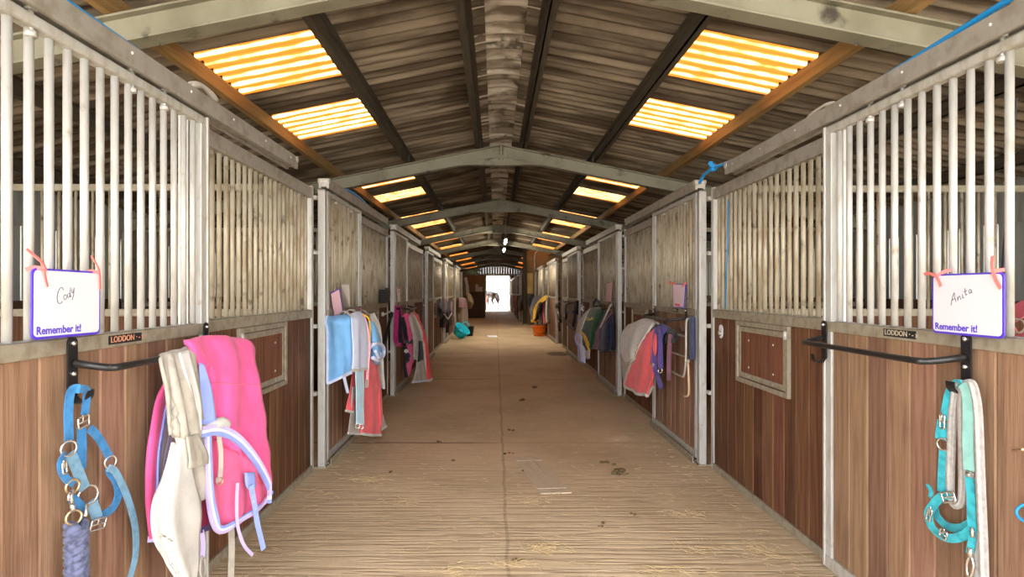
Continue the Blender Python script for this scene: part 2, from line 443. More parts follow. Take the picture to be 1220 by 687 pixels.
# far gable with its doorway
gz = MB(); yw = Y1
dl, dr, dt = -.66, 1.10, 2.66
gz.box((RX - EX, yw, 0), (dl, yw + .2, dt + .0)); gz.box((dr, yw, 0), (RX + EX, yw + .2, dt))
gz.box((RX - EX, yw - .02, dt), (RX + EX, yw + .22, dt + .14), 1)
for i in range(26):
    x = RX - 2.6 + i * .2
    gz.box((x, yw + .05, dt + .14), (x + .194, yw + .1, zroof(abs(x - RX)) - .03), 1)
gz.box((RX - EX, yw, dt + .14), (RX - 2.6, yw + .2, zroof(2.75) - .05)); gz.box((RX + 2.6, yw, dt + .14), (RX + EX, yw + .2, zroof(2.75) - .05))
struct(gz.build('wall_back', [ply, paint]))
for n_, (x0, s_) in enumerate(((dl, -1), (dr, 1)), 1):
    o = thing('door_%d' % n_, (x0, Y1 - .05, .02), None, None); o['kind'] = 'structure'
    m = MB()
    for k in range(6): m.box((x0 + s_ * (.02 + .012 * k), Y1 - .08 - .15 * k, .03), (x0 + s_ * (.07 + .012 * k), Y1 - .08 - .15 * k - .143, 2.55))
    m.build('boards', mat('green_grey_door', (.30, .34, .22), .7, 0, (.22, .25, .15), 4), o)
    m = MB()
    for z in (.4, 1.3, 2.2): m.bar((x0 + s_ * .005, Y1 - .08, z), (x0 + s_ * .065, Y1 - .97, z), .05, .12, (1, 0, 0))
    m.build('ledges', paint, o)

# roof rafters (one pair is one portal frame)
ordn = ['nearest', 'second', 'third', 'fourth', 'fifth', 'sixth', 'seventh', 'eighth', 'ninth', 'tenth']
for k in range(9):
    y = 3.25 + 4.57 * k
    t = thing('roof_rafter', (RX, y, 3.2), ['nearest pale green roof beam, cut off by the top of the picture', 'pale green cranked roof beam, the nearest one whose whole peak shows'][k] if k < 2 else ordn[k] + ' pale green cranked roof beam along the aisle', 'roof beam', 'cranked roof beams')
    for sd in (-1, 1):
        m = MB(); w2 = .06
        e = EX - .05
        def q(d, dz): return V((RX + sd * d, 0, 3.45 - SL * d + dz))
        def sweep(z0, z1, hw, d0=0, d1=e):
            poly = [q(d0, z0), q(d1, z0), q(d1, z1), q(d0, z1)]
            m.prism([p + V((0, y - hw, 0)) for p in poly], (0, 2 * hw, 0))
        sweep(-.155, -.012, .012); sweep(-.014, 0, w2); sweep(-.17, -.156, w2)
        m.build('principal', paint, t, bevel=.003)
        h = MB()
        poly = [q(0, -.165), q(.62, -.165), q(.42, -.19), V((RX, 0, 3.45 - SL * .42 - .20))]
        h.prism([p + V((0, y - .05, 0)) for p in poly], (0, .1, 0)); h.build('haunch', paint, t)
        b = MB().bar(q(2.0, -.16) + V((0, y + .03, 0)), q(2.25, .05) + V((0, y + .30, 0)), .05, .02, (1, 0, 0)).build('brace', purl, t)
        c = MB().box((RX + sd * (e - .12), y - .08, 0), (RX + sd * e, y + .08, 3.45 - SL * e - .15)).build('column', paint, t)
    pl = MB().box((RX - .012, y - .07, 3.20), (RX + .012, y + .07, 3.448))
    for z in (3.25, 3.33, 3.41):
        for s_ in (-1, 1): pl.tube([(RX - .03, y + s_ * .045, z), (RX + .03, y + s_ * .045, z)], .011, 6)
    pl.build('apex_plate', paint, t)
for sd, nm in ((-1, 'left'), (1, 'right')):
    for j, d in enumerate((.30, 1.27, 2.25, 3.35, 4.5)):
        z = 3.456 - SL * d; x = RX + sd * d
        m = MB(); tm = purl_t if d == 2.25 else purl
        hh, ww = (.112, .06)
        if d == 2.25: m.box((x - .03, Y0, z), (x + .03, Y1, z + hh))
        else:                                   # Z-section steel purlin
            m.box((x - .006, Y0, z), (x + .006, Y1, z + hh)); m.box((x - .006, Y0, z), (x + .05 * sd, Y1, z + .008)); m.box((x + .006, Y0, z + hh - .008), (x - .05 * sd, Y1, z + hh))
            for k in range(9): m.box((x - .025, 3.25 + 4.57 * k - .05, z), (x + .025, 3.25 + 4.57 * k + .05, z + hh))
        o = m.build('roof_purlin', tm, None, (x, 10, z))
        lab = ['dark purlin just %s of the roof ridge' % nm, 'dark purlin along the upper edge of the %s skylights' % nm, 'tan timber purlin along the lower edge of the %s skylights' % nm,
               'dark purlin over the %s stalls next below the tan timber one' % nm, 'dark purlin lowest over the %s stalls near the eaves' % nm][j]
        tag(o, lab, 'purlin', 'purlins under the roof sheets')
    b = MB()
    for k in range(0, 9):
        for j, (ya) in enumerate((4.93, 6.43)): pass

# ------------------------------------------------------------------ stall fronts
class Side:
    def __init__(s, sg, W, name): s.s = sg; s.W = W; s.n = name
    def X(s, d): return s.s * (s.W - d)           # d = distance out into the aisle
    @property
    def right(s): return V((0, -s.s, 0))
    @property
    def out(s): return V((-s.s, 0, 0))
LS = Side(-1, WL, 'left'); RS = Side(1, WR, 'right')
PLs = [1.36, 4.69, 7.93, 11.8, 15.95, 20.2, 24.3]; DLs = [2.78, 5.95, 9.13, 13.0, 16.9, 22.3]
PRs = [1.55, 4.75, 7.92, 11.7, 15.95, 20.5, 24.55]; DRs = [2.95, 6.15, 9.44, 13.47, 18.4, 22.4]
def planks(S, y0, y1, z0, z1, d0, d1, w=.137):
    m = MB(); y = y0
    n = max(1, round((y1 - y0) / w)); st = (y1 - y0) / n
    for i in range(n):
        a = y0 + i * st + .0022; b = y0 + (i + 1) * st - .0022
        xs = S.X(d0), S.X(d1); c = .006 * S.s
        # each board has small chamfers on its aisle face
        pr = [V((xs[1] + c, a, 0)), V((xs[1], a + .005, 0)), V((xs[1], b - .005, 0)), V((xs[1] + c, b, 0)), V((xs[0], b, 0)), V((xs[0], a, 0))]
        m.prism([p + V((0, 0, z0)) for p in pr], (0, 0, z1 - z0))
    m.box((S.X(d0 - .004), y0, z0), (S.X(d0 + .012), y1, z1))
    return m
def one_bar(r, z0, z1, n=10): return MB().tube([(0, 0, z0), (0, 0, z1)], r, n)
barmesh = {}
def bars(S, ysb, d, z0, z1, parent, m, separate, r=.0135):
    if not separate:
        mb = MB()
        for y in ysb: mb.tube([(S.X(d), y, z0), (S.X(d), y, z1)], r, 6)
        o = mb.build('bars', m, parent); return
    key = (r, z0, z1, m.name)
    if key not in barmesh:
        o = one_bar(r, z0, z1).build('bar', m); barmesh[key] = o.data; bpy.data.objects.remove(o)
    off = wloc(parent)
    for y in ysb:
        o = bpy.data.objects.new('bar', barmesh[key]); COL.objects.link(o); o.parent = parent; o.location = (S.X(d) - off.x, y - off.y, -off.z)
def frange(a, b, st):
    n = int((b - a) / st); e = (b - a - n * st) / 2
    return [a + e + i * st for i in range(n + 1)]

doorlab = {'left': ['nearest sliding stable door on the left, under the whiteboard lettered Cody', 'second sliding stable door on the left, behind the pale blue and red rugs',
                    'third sliding stable door on the left, behind the pink headcollar and red rug', 'fourth sliding stable door on the left, bare of rugs',
                    'fifth sliding stable door on the left, behind the black bridles', 'sixth sliding stable door on the left, behind the hanging grey rug'],
           'right': ['nearest sliding stable door on the right, under the whiteboard lettered Anita', 'second sliding stable door on the right, behind the white and salmon rug',
                     'third sliding stable door on the right, behind the green rug', 'fourth sliding stable door on the right, with dark straps hung on it',
                     'fifth sliding stable door on the right, behind the orange bucket', 'sixth sliding stable door on the right, farthest of the long row']}
def stall(S, k, P0, D, P1, gap=False):
    sep = k < 3; nn = S.n; num = ordn[k]
    z_m0, z_m1, z_t0, z_t1 = 1.245, 1.297, 2.255, 2.295
    # --- sliding door
    a, b = P0 + .085, D
    t = thing('sliding_stable_door', (S.X(-.04), (a + b) / 2, .03), doorlab[nn][k], 'stable door', 'sliding stable doors on the ' + nn)
    MB().box((S.X(0), a, .04), (S.X(-.055), a + .045, z_t0)).build('stile', galv_n, t, bevel=.003)
    fr = MB().box((S.X(0), b - .06, .04), (S.X(-.055), b, z_t0))
    # channel lip on the closing edge
    fr.box((S.X(.006), b - .012, .04), (S.X(-.055), b + .004, z_t1))
    fr.build('stile', galv_n, t, bevel=.003)
    MB().box((S.X(.004), a, z_m0), (S.X(-.05), b, z_m1)).build('middle_rail', galv_b, t, bevel=.004)
    tr = MB().box((S.X(.0), a, z_t0), (S.X(-.05), b, z_t1)); tr.build('top_rail', galv, t, bevel=.010)
    MB().box((S.X(.003), a, .04), (S.X(-.05), b, .10)).build('bottom_rail', galv, t, bevel=.003)
    planks(S, a + .045, b - .06, .10, z_m0, -.048, -.010).build('boards', wood, t)
    g = MB().box((S.X(-.02), a + .045, z_m1), (S.X(-.034), b - .06, z_m1 + .004)).build('bar_grille', galv, t)
    yb = [b - .088 - .0788 * i for i in range(int((b - a - .15) / .0788) + 1)]
    bars(S, yb, -.027, z_m1 - .01, z_t0 + .01, g, galv_n if k < 1 else galv_d, sep)
    for yy in (a + .3, (a + b) / 2 + .12, b - .33):
        hb = MB(); hb.tube([(S.X(-.02), yy, 2.225), (S.X(-.02), yy, 2.325)], .008, 6)
        for z in (2.236, 2.318): hb.tube([(S.X(-.02), yy, z - .009), (S.X(-.02), yy, z + .009)], .018, 6)
        hb.build('hanger_bolt', galv_n, t)
    if k < 3:                                        # maker's plate on the middle rail
        py0 = a + (.645 if nn == 'left' else .58)
        if nn == 'right': py0 = 2.30 if k == 0 else a + .45
        if nn == 'left': py0 = 2.06 if k == 0 else a + .6
        pw = .19
        pl = MB().box((S.X(.004), py0, z_m0 + .012), (S.X(.0065), py0 + pw, z_m1 - .008)).build('maker_plate', rubber, t)
        org = V((S.X(.007), py0 + (.008 if nn == 'left' else pw - .008), z_m0 + .019))
        text_on("LODDON \u00b7 \u25aa x".replace('\u25aa', '#').replace('#', '-'), .031, org, S.right, (0, 0, 1), mat('plate_letters', (.62, .28, .16), .5) if nn == 'left' else mat('plate_letters_pale', (.5, .42, .3), .5), pl, 'plate_lettering')
    # --- fixed panel
    a, b = D + .012 - .05, P1 - .055
    if gap: b = 15.1
    t = thing('stall_screen', (S.X(-.10), (a + b) / 2, 0), '%s fixed stall panel with feed hatch on the %s' % (num, nn) + (' beside the pink rug' if (nn, k) == ('left', 0) else ''), 'stall panel', 'fixed stall panels on the ' + nn)
    for (y0, y1) in ((a, a + .05), (b - .05, b)): MB().box((S.X(-.075), y0, 0), (S.X(-.125), y1, 2.30)).build('stile', galv_n, t, bevel=.003)
    MB().box((S.X(-.068), a + .05, 1.24), (S.X(-.125), b - .05, 1.303)).build('middle_rail', galv_b, t, bevel=.003)
    MB().box((S.X(-.07), a + .05, 2.20), (S.X(-.125), b - .05, 2.285)).build('top_rail', track_m, t, bevel=.003)
    MB().box((S.X(-.07), a + .05, 0.0), (S.X(-.125), b - .05, .055)).build('bottom_rail', galv_b, t, bevel=.003)
    planks(S, a + .05, b - .05, .055, 1.24, -.122, -.083).build('boards', wood_d, t)
    g = MB().box((S.X(-.09), a + .05, 1.303), (S.X(-.11), b - .05, 1.307)).build('bar_grille', galv, t)
    yb = frange(a + .09, b - .085, .0785)
    bars(S, yb, -.10, 1.295, 2.21, g, galv_d, sep)
    # feed hatch
    h0 = D + .49; h1 = min(h0 + .75, b - .1); ht = thing('feed_hatch', (0, 0, 0), None, None, None)
    for kk in list(ht.keys()): del ht[kk]
    ht.parent = t; ht.location = V((S.X(-.08), (h0 + h1) / 2, .8)) - wloc(t)
    m = MB(); z0, z1 = .80, 1.238
    def fbox(mm, y0, y1, za, zb, f, d0, d1):
        mm.box((S.X(d0), y0, za), (S.X(d1), y0 + f, zb)); mm.box((S.X(d0), y1 - f, za), (S.X(d1), y1, zb))
        mm.box((S.X(d0), y0 + f, zb - f), (S.X(d1), y1 - f, zb)); mm.box((S.X(d0), y0 + f, za), (S.X(d1), y1 - f, za + f))
    fbox(m, h0, h1, z0, z1, .032, -.085, -.062); fbox(m, h0 + .038, h1 - .038, z0 + .038, z1 - .038, .036, -.085, -.070)
    m.build('hatch_frame', galv_b, ht, bevel=.002)
    planks(S, h0 + .074, h1 - .074, z0 + .074, z1 - .074, -.085, -.076).build('hatch_boards', wood_d, ht)
    m = MB()
    for yy in (h0 + .2, h1 - .2):
        for zz in (z0 + .055, z0 + .12, z1 - .13): m.ball((S.X(-.074), yy, zz), .008, 6)
    m.tube([(S.X(-.058), h0 + .02, z1 - .03), (S.X(-.058), h0 + .02, z1 - .08)], .012, 8)
    m.build('bolts', galv_n, ht)
    # --- door track above
    te = min(P0 + 2.62, P1 - .08); ta = P0 + .03
    t = thing('door_track', (S.X(.0), (ta + te) / 2, 2.3), '%s sliding door track above the doors on the %s' % (num, nn), 'door track', 'door tracks on the ' + nn)
    m = MB(); prof = [(-.06, 2.302), (-.06, 2.385), (.025, 2.385), (.025, 2.302), (.005, 2.302), (.005, 2.315), (-.04, 2.315), (-.04, 2.302)]
    m.prism([V((S.X(d), ta, z)) for d, z in prof], (0, te - ta, 0)); m.build('rail', track_m, t, bevel=.003)
    m = MB()
    for yy in (ta + .02, te - .02): m.tube([(S.X(.03), yy, 2.365), (S.X(-.07), yy, 2.365)], .022, 10)
    m.build('end_stop', galv, t)
    m = MB(); yy = ta + .35
    while yy < te: m.ball((S.X(.026), yy, 2.352), .007, 6); yy += .42
    m.build('rivets', galv_n, t)
def post(S, k, y, lab):
    t = thing('stable_post', (S.X(-.06), y + .035, 0), lab, 'post', 'galvanised posts on the ' + S.n)
    MB().box((S.X(.0), y, .004), (S.X(-.06), y + .07, 2.282)).build('post_tube', galv_n, t, bevel=.006)
    m = MB().box((S.X(.015), y - .012, 0), (S.X(-.09), y + .10, .012))
    for q in (-.02, .09): m.ball((S.X(.0), y + q if q > 0 else y + .0, .014), .009, 6)
    m.build('base_plate', galv_b, t)
    m = MB()
    for z in (.6, 1.15, 1.75, 2.2): m.box((S.X(-.055), y - .055, z), (S.X(-.10), y + .01, z + .03))
    m.build('link_bracket', galv, t)
    MB().box((S.X(.002), y - .002, 2.282), (S.X(-.062), y + .072, 2.288)).build('cap', track_m, t)

pl_l = ['', 'galvanised post left of the pale blue rug', 'galvanised post left of the pink headcollar', 'galvanised post on the left past the red hanging rug',
        'galvanised post on the left beside the black bridles', 'galvanised post on the left beside the hanging grey rug', 'galvanised post ending the left row of stalls']
pl_r = ['', 'galvanised post on the right beside the wire rack and navy slab', 'galvanised post on the right between white and green rugs', 'galvanised post on the right past the green rug',
        'galvanised post on the right, nearer the camera than the orange bucket', 'galvanised post on the right just past the orange bucket', 'galvanised post ending the right row of stalls']
for S, PP, DD, pls in ((LS, PLs, DLs, pl_l), (RS, PRs, DRs, pl_r)):
    for k in range(6): stall(S, k, PP[k], DD[k], PP[k + 1], gap=(S is RS and k == 3))
    for k in range(1, 7): post(S, k, PP[k], pls[k])
    # door sills and kerb along the foot of the doors
    for k in range(1, 6):
        o = MB().box((S.X(.03), PP[k] + .08, 0), (S.X(.022), DD[k] + .02, .06)).box((S.X(.022), PP[k] + .08, 0), (S.X(-.005), DD[k] + .02, .012)).build('bottom_guide', galv_b, None, (S.X(.02), PP[k] + .5, 0), bevel=.002)
        tag(o, '%s galvanised floor guide along the foot of a sliding door on the %s' % (ordn[k], S.n), 'floor guide', 'floor guides on the ' + S.n)
    # partitions between the stalls
    for k in range(1, 7):
        y = PP[k] + .035; x0 = S.X(-.13); x1 = RX + S.s * (EX - .02)
        t = thing('stall_divider', ((x0 + x1) / 2, y, 0), '%s wood and bar divider between stalls on the %s, seen through the bars' % (ordn[k - 1], S.n), 'stall divider', 'stall dividers on the ' + S.n)
        m = MB(); n = int(abs(x1 - x0) / .137)
        for i in range(n):
            xa = x0 + (x1 - x0) * i / n; xb = x0 + (x1 - x0) * (i + 1) / n
            m.box((xa + .002 * S.s, y - .02, .02), (xb - .002 * S.s, y + .02, 1.245))
        m.build('boards', wood_d, t)
        m = MB()
        for z0, z1 in ((1.245, 1.305), (2.28, 2.335)): m.box((x0, y - .025, z0), (x1, y + .025, z1))
        for xx in (x0, x1): m.box((xx - S.s * .0, y - .025, 0), (xx + (S.s if xx == x0 else -S.s) * .05, y + .025, 2.335))
        m.build('frame', galv_b, t, bevel=.003)
        m = MB(); x = abs(x0) + .12
        while x < abs(x1) - .06: m.tube([(S.s * x, y, 1.30), (S.s * x, y, 2.285)], .012, 6); x += .14
        m.build('bars', galv_d, t)

# blue water pipes lying on the tracks
def pipe(pts, r, lab, grp='blue water pipes'):
    o = MB().tube(spline(pts, len(pts) * 6), r, 10).build('water_pipe', mat('blue_pipe', (.015, .25, .60), .4), None, V(pts[0])); return tag(o, lab, 'pipe', grp)
pipe([(LS.X(-.02), 1.45, 2.405), (LS.X(-.02), 1.9, 2.408), (LS.X(-.025), 2.35, 2.404), (LS.X(-.03), 2.62, 2.398)], .0115, 'blue water pipe lying on the nearest left door track')
pipe([(RS.X(-.05), 1.5, 2.46), (RS.X(-.045), 2.0, 2.438), (RS.X(-.04), 2.5, 2.41), (RS.X(-.035), 2.85, 2.398)], .0115, 'blue water pipe running along the nearest right door track')
pt = thing('water_pipe', (1.72, 4.3, 2.33), 'short blue water pipe with a tap joint over the first right post', 'pipe', 'blue water pipes')
m = MB().tube(spline([(1.73, 3.9, 2.39), (1.72, 4.2, 2.40), (1.70, 4.45, 2.41), (1.69, 4.62, 2.39), (1.69, 4.72, 2.345)], 20), .013, 10); m.build('pipe_run', MATS['blue_pipe'], pt)
m = MB().ball((1.70, 4.45, 2.415), (.032, .045, .032), 10).tube([(1.70, 4.45, 2.41), (1.66, 4.40, 2.44)], .018, 8); m.build('joint', MATS['blue_pipe'], pt)
pipe([(LS.X(-.02), 5.3, 2.40), (LS.X(-.02), 5.6, 2.43), (LS.X(-.03), 6.1, 2.43), (LS.X(-.03), 6.5, 2.398)], .012, 'blue water pipe humped over the second left door track')
o = MB().tube(spline([(LS.X(.0), 2.62, 2.40), (LS.X(.01), 2.72, 2.425), (LS.X(.0), 2.86, 2.405)], 10), [.014 + .004 * math.sin(i) for i in range(10)], 8).build('twine_bundle', f_cream, None, (LS.X(0), 2.7, 2.39)); tag(o, 'grubby cream twine bundle at the end of the left blue pipe', 'twine')
o = MB().tube(spline([(RS.X(.0), 2.86, 2.393), (RS.X(.01), 2.95, 2.405), (RS.X(.0), 3.1, 2.39)], 10), [.010 + .003 * math.sin(i) for i in range(10)], 8).build('twine_bundle', f_cream, None, (RS.X(0), 2.9, 2.385)); tag(o, 'grubby cream twine bundle at the end of the right blue pipe', 'twine')
# blue baler-twine strand hanging among the right bars
o = MB().tube([(RS.X(-.07), 4.33, 2.15), (RS.X(-.075), 4.36, 1.8), (RS.X(-.072), 4.40, 1.32)], .005, 6).build('blue_cord', MATS['blue_pipe'], None, (RS.X(-.07), 4.36, 1.32)); tag(o, 'thin blue cord hanging down the bars of the first right panel', 'cord')
# pale catch plate on the right panel boards
o = thing('door_catch', (RS.X(-.078), 4.50, 1.13), 'pale oval catch plate on the dark boards right of the first right post', 'catch')
MB().prism(rrect((RS.X(-.083), 4.50, 1.135), (0, -1, 0), (0, 0, 1), .07, .105, .034), (-.006, 0, 0)).build('plate', white, o)
MB().ring((RS.X(-.07), 4.50, 1.12), .02, .005).build('catch_ring', chrome, o)

# ------------------------------------------------------------------ whiteboards
def tie(name, m, parent, pts, w=.012):
    return MB().strap(spline(pts, 10), w, .002, (1, .2, .3)).build(name, m, parent)
def whiteboard(S, yc, zc, w, h, d, strokes, lab, tilt=0., ties=()):
    c = V((S.X(d), yc, zc)); R = S.right.copy(); U = V((0, 0, 1)); R = (R * math.cos(tilt) + U * math.sin(tilt)); U = S.out.cross(R)
    t = thing('name_board', c - V((0, 0, h / 2)), lab, 'whiteboard', 'whiteboards with names')
    MB().prism(rrect(c, R, U, w, h, .018), S.out * .005).build('rim', purple, t)
    fc = c + S.out * .0052
    MB().prism(rrect(fc + U * .001, R, U, w - .014, h - .014, .014), S.out * .0012).build('face', white, t)
    top = fc + S.out * .0016
    text_on('Remember it!', h * .155, top - R * (w * .45) - U * (h * .43), R, U, purple, t, 'printed_words', ex=.0003, bold=.028)
    m = MB()
    for st in strokes: m.tube(spline([top + R * (u * w) + U * (v * h) for u, v in st], len(st) * 4), .0012, 5)
    m.build('handwriting', ink, t)
    for pts in ties: tie('tape_tie', coral, t, [c + R * u + U * v + S.out * o_ for u, v, o_ in pts])
    return t
cody = [[(-.085, .20), (-.11, .235), (-.15, .20), (-.175, .10), (-.165, .02), (-.13, .0), (-.10, .03)],
        [(-.055, .13), (-.08, .11), (-.075, .06), (-.05, .065), (-.04, .11), (-.055, .13)],
        [(.0, .15), (-.025, .13), (-.02, .09), (.0, .10), (.012, .17), (.018, .24), (.012, .17), (.014, .10), (.025, .11)],
        [(.035, .21), (.04, .16), (.058, .17), (.07, .235), (.06, .12), (.04, .05)]]
anita = [[(-.20, -.02), (-.185, .08), (-.155, .19), (-.145, .10), (-.125, .04)], [(-.185, .06), (-.16, .085), (-.13, .08)],
         [(-.105, .12), (-.10, .06), (-.095, .10), (-.075, .135), (-.06, .08), (-.055, .09)], [(-.035, .16), (-.028, .10), (-.015, .115)], [(-.035, .215), (-.034, .217)],
         [(.0, .26), (.008, .17), (.02, .15), (.03, .17)], [(-.015, .20), (.03, .225)], [(.085, .235), (.065, .24), (.055, .20), (.07, .175), (.085, .21), (.09, .235), (.092, .19), (.105, .19)]]
whiteboard(LS, 1.82, 1.412, .29, .213, .035, cody, 'whiteboard with purple rim and the name Cody on the left bars',
           -.01, [[(-.16, .16, .0), (-.13, .125, .02), (-.11, .10, .02)], [(-.12, .112, .02), (-.108, .085, .014), (-.095, .05, .012)], [(-.15, .10, -.01), (-.13, .108, .0), (-.11, .105, .014), (-.10, .112, .0)], [(.122, .16, -.01), (.124, .12, .012), (.13, .085, .014), (.134, .045, .012)], [(.10, .108, -.005), (.125, .105, .014)]])
whiteboard(RS, 2.015, 1.404, .305, .22, .035, anita, 'whiteboard with purple rim and the name Anita on the right bars',
           .0, [[(-.20, .112, .0), (-.16, .115, .012), (-.12, .105, .014)], [(-.125, .105, .014), (-.11, .085, .014), (-.10, .065, .014)], [(-.13, .10, .012), (-.10, .12, .0), (-.08, .125, -.01)], [(.105, .165, .0), (.115, .13, .012), (.13, .09, .014), (.15, .055, .014)], [(.12, .112, .014), (.15, .118, .0)]])
# ------------------------------------------------------------------ rug racks (folding black bars)
def rack(S, ya, yb, lab, dz=0., reach=.15, z=1.215, sag=.02):
    t = thing('rug_rack', (S.X(.0), (ya + yb) / 2, 1.09), lab, 'rug rack', 'black rug racks')
    for yy in (ya, yb):
        pl = MB().prism(rrect((S.X(.0085), yy, 1.20), (0, 1, 0), (0, 0, 1), .042, .20, .019), S.out * .006).build('bracket', black, t)
        hk = [V((S.X(.014), yy, 1.13)), V((S.X(.016), yy, 1.105)), V((S.X(.03), yy, 1.088)), V((S.X(.055), yy, 1.09)), V((S.X(.068), yy, 1.108)), V((S.X(.07), yy, 1.128))]
        MB().strap(spline(hk, 14), .034, .006, [V((.3 * S.s, 0, 1))] * 14).build('hook', black, pl)
        for zz in (1.28, 1.18): MB().ball((S.X(.016), yy, zz), .009, 8).build('bolt_head', chrome, pl)
    pts = [(S.X(.016), ya, z), (S.X(.07), ya + .01, z - sag * .5), (S.X(reach - .02), ya + .04, z - sag), (S.X(reach), ya + .10, z - sag), (S.X(reach), (ya + yb) / 2, z - sag), (S.X(reach), yb - .10, z - sag),
           (S.X(reach - .02), yb - .04, z - sag), (S.X(.07), yb - .01, z - sag * .5), (S.X(.016), yb, z)]
    MB().tube(spline(pts, 60), .0125, 10).build('bar_loop', black, t)
    return t
rack(LS, 1.874, 2.74, 'black rug rack on the nearest left door, carrying the pink and white rugs', reach=.13)
rack(RS, 2.046, 2.93, 'black empty rug rack on the nearest right door, under the Anita whiteboard', reach=.15)
rack(LS, 5.0, 5.85, 'black rug rack on the second left door, under the pale blue rug', reach=.16)
rack(RS, 5.05, 6.05, 'black rug rack on the second right door, under the white and salmon rug', reach=.16)
rack(LS, 8.2, 9.05, 'black rug rack on the third left door, under the red rug', reach=.16)
rack(RS, 8.2, 9.3, 'black rug rack on the third right door, under the green rug', reach=.16)
rack(RS, 12.1, 13.2, 'black rug rack on the fourth right door, with dark straps', reach=.16)

# ------------------------------------------------------------------ left, nearest door: pink rug, white rug, blue headcollar
def S2(name, m, parent, pts, w=.024, t=.004, up=(1, 0, -.2), n=None):       # webbing through (px, py, X)
    return webbing(name, m, parent, [P(*p) for p in pts], w, t, up, n)
def C2(name, m, parent, rows, **k): return cloth(name, m, parent, px(rows), **k)
def stripes(parent, G, cols, u0, du, th=.026):
    """narrow woven stripes along the length of a cloth grid (columns u0, u0+du ...)"""
    nv = len(G); nu = len(G[0])
    for i, m in enumerate(cols):
        u = u0 + du * i; j = min(int(u), nu - 2); f = u - j
        pts = [G[r][j].lerp(G[r][j + 1], f) for r in range(nv)]
        up = []
        for r in range(nv):
            t_ = pts[min(r + 1, nv - 1)] - pts[max(r - 1, 0)]; c = t_.cross(G[r][j + 1] - G[r][j]); up.append(c.normalized() if c.length > 1e-9 else V((1, 0, 0)))
        wd = [(G[r][j + 1] - G[r][j]).length * du * .8 for r in range(nv)]
        MB().strap(pts, wd, th, up).build('woven_stripe', m, parent)

t = thing('horse_rug', P(250, 640, -1.12), 'hot pink quilted horse rug with lilac binding slung over the nearest left rack', 'horse rug')
# sheet falling behind the bar against the door
o, G = C2('back_sheet', f_pink, t, [[(228, 412, -1.30), (252, 408, -1.31), (284, 408, -1.31)], [(196, 455, -1.335), (232, 458, -1.345), (272, 462, -1.345)], [(180, 500, -1.33), (222, 520, -1.34), (265, 520, -1.345)], [(173, 560, -1.325), (212, 570, -1.33), (258, 570, -1.34)], [(177, 642, -1.32), (212, 640, -1.33), (246, 628, -1.335)]], fold=.006, nf=2, th=.012, seed=3, edges='b', em=f_lil)
stripes(o, G, [f_blue, f_grey, f_lil, f_grey, f_blue, f_pale], 2.2, .85)
# main quilted sheet on the aisle side: over the bar, then down
o, G = C2('quilted_sheet', f_pink, t, [[(232, 412, -1.315), (256, 410, -1.32), (286, 410, -1.32)], [(216, 408, -1.29), (252, 403, -1.29), (284, 404, -1.29)], [(222, 411, -1.255), (256, 405, -1.245), (295, 411, -1.235)], [(236, 440, -1.235), (266, 440, -1.195), (303, 440, -1.175)],
   [(241, 480, -1.215), (272, 484, -1.17), (311, 492, -1.15)], [(242, 508, -1.20), (276, 524, -1.15), (318, 545, -1.12)], [(245, 512, -1.205), (280, 540, -1.15), (321, 578, -1.105)]], fold=.013, nf=2.2, wr=.028, th=.018, seed=1, nu=30, nv=38)
MB().tube([p + V((.009, -.003, .003)) for p in G[21]], .0035, 6).build('quilting_seam', f_pinkl, o)
# binding along the rug's front edge, two tones
lead = [(240, 510, -1.18), (262, 508, -1.16), (285, 520, -1.135), (306, 545, -1.11), (320, 572, -1.09), (321, 590, -1.085)]
for k, m_ in enumerate((f_lil, f_pale, f_blue)):
    S2('edge_binding', m_, o, [(a, b + 4.5 * k, x + .016) for a, b, x in lead], .013, .016, (1, -.5, .3), 40)
# lower flap: lining seen below the folded edge
o2, G = C2('lining_flap', f_pinkl, t, [[(246, 514, -1.20), (280, 530, -1.155), (316, 560, -1.115)], [(246, 545, -1.19), (282, 556, -1.15), (319, 580, -1.108)], [(248, 585, -1.18), (286, 592, -1.15), (319, 598, -1.105)], [(253, 622, -1.165), (284, 612, -1.145), (312, 606, -1.108)], [(262, 636, -1.16), (284, 622, -1.145), (306, 612, -1.11)]], fold=.016, nf=2.5, wr=.03, th=.014, seed=5, nu=24, nv=24)
edge = [(244, 513, -1.18), (245, 545, -1.168), (247, 585, -1.158), (253, 622, -1.148), (264, 634, -1.14), (284, 622, -1.125), (308, 606, -1.095), (319, 592, -1.088)]
for k, m_ in enumerate((f_lil, f_pale, f_blue)):
    S2('edge_binding', m_, o2, [(a + (2.6 * k if b < 630 else 0), b - (3.2 * k if a > 250 else 0), x + .003) for a, b, x in edge], .011, .014, (1, -.4, .2), 50)
# periwinkle front panel, white roll and straps
C2('blue_panel', f_blue, t, [[(237, 432, -1.214), (243, 434, -1.200)], [(238, 462, -1.200), (252, 464, -1.175)], [(240, 505, -1.180), (258, 506, -1.150)]], th=.006, nu=8, nv=14, wr=.002)
m = MB().tube(spline([P(238, 512, -1.19), P(252, 508, -1.165), P(264, 503, -1.15), P(271, 507, -1.145)], 16), [.016, .02, .022, .023, .023, .023, .024, .024, .024, .024, .024, .024, .023, .022, .02, .015], 10)
m.build('fleece_roll', f_white, t)
C2('strap_tab', f_blue, t, [[(292, 563, -1.10), (303, 562, -1.092)], [(293, 577, -1.10), (304, 576, -1.09)], [(296, 583, -1.10), (303, 582, -1.09)]], th=.008, nu=6, nv=8, wr=0)
S2('belly_strap', f_blue, t, [(299, 578, -1.085), (303, 600, -1.08), (307, 625, -1.08), (314, 654, -1.075)], .024, .004, (1, -.6, 0))
m = MB()
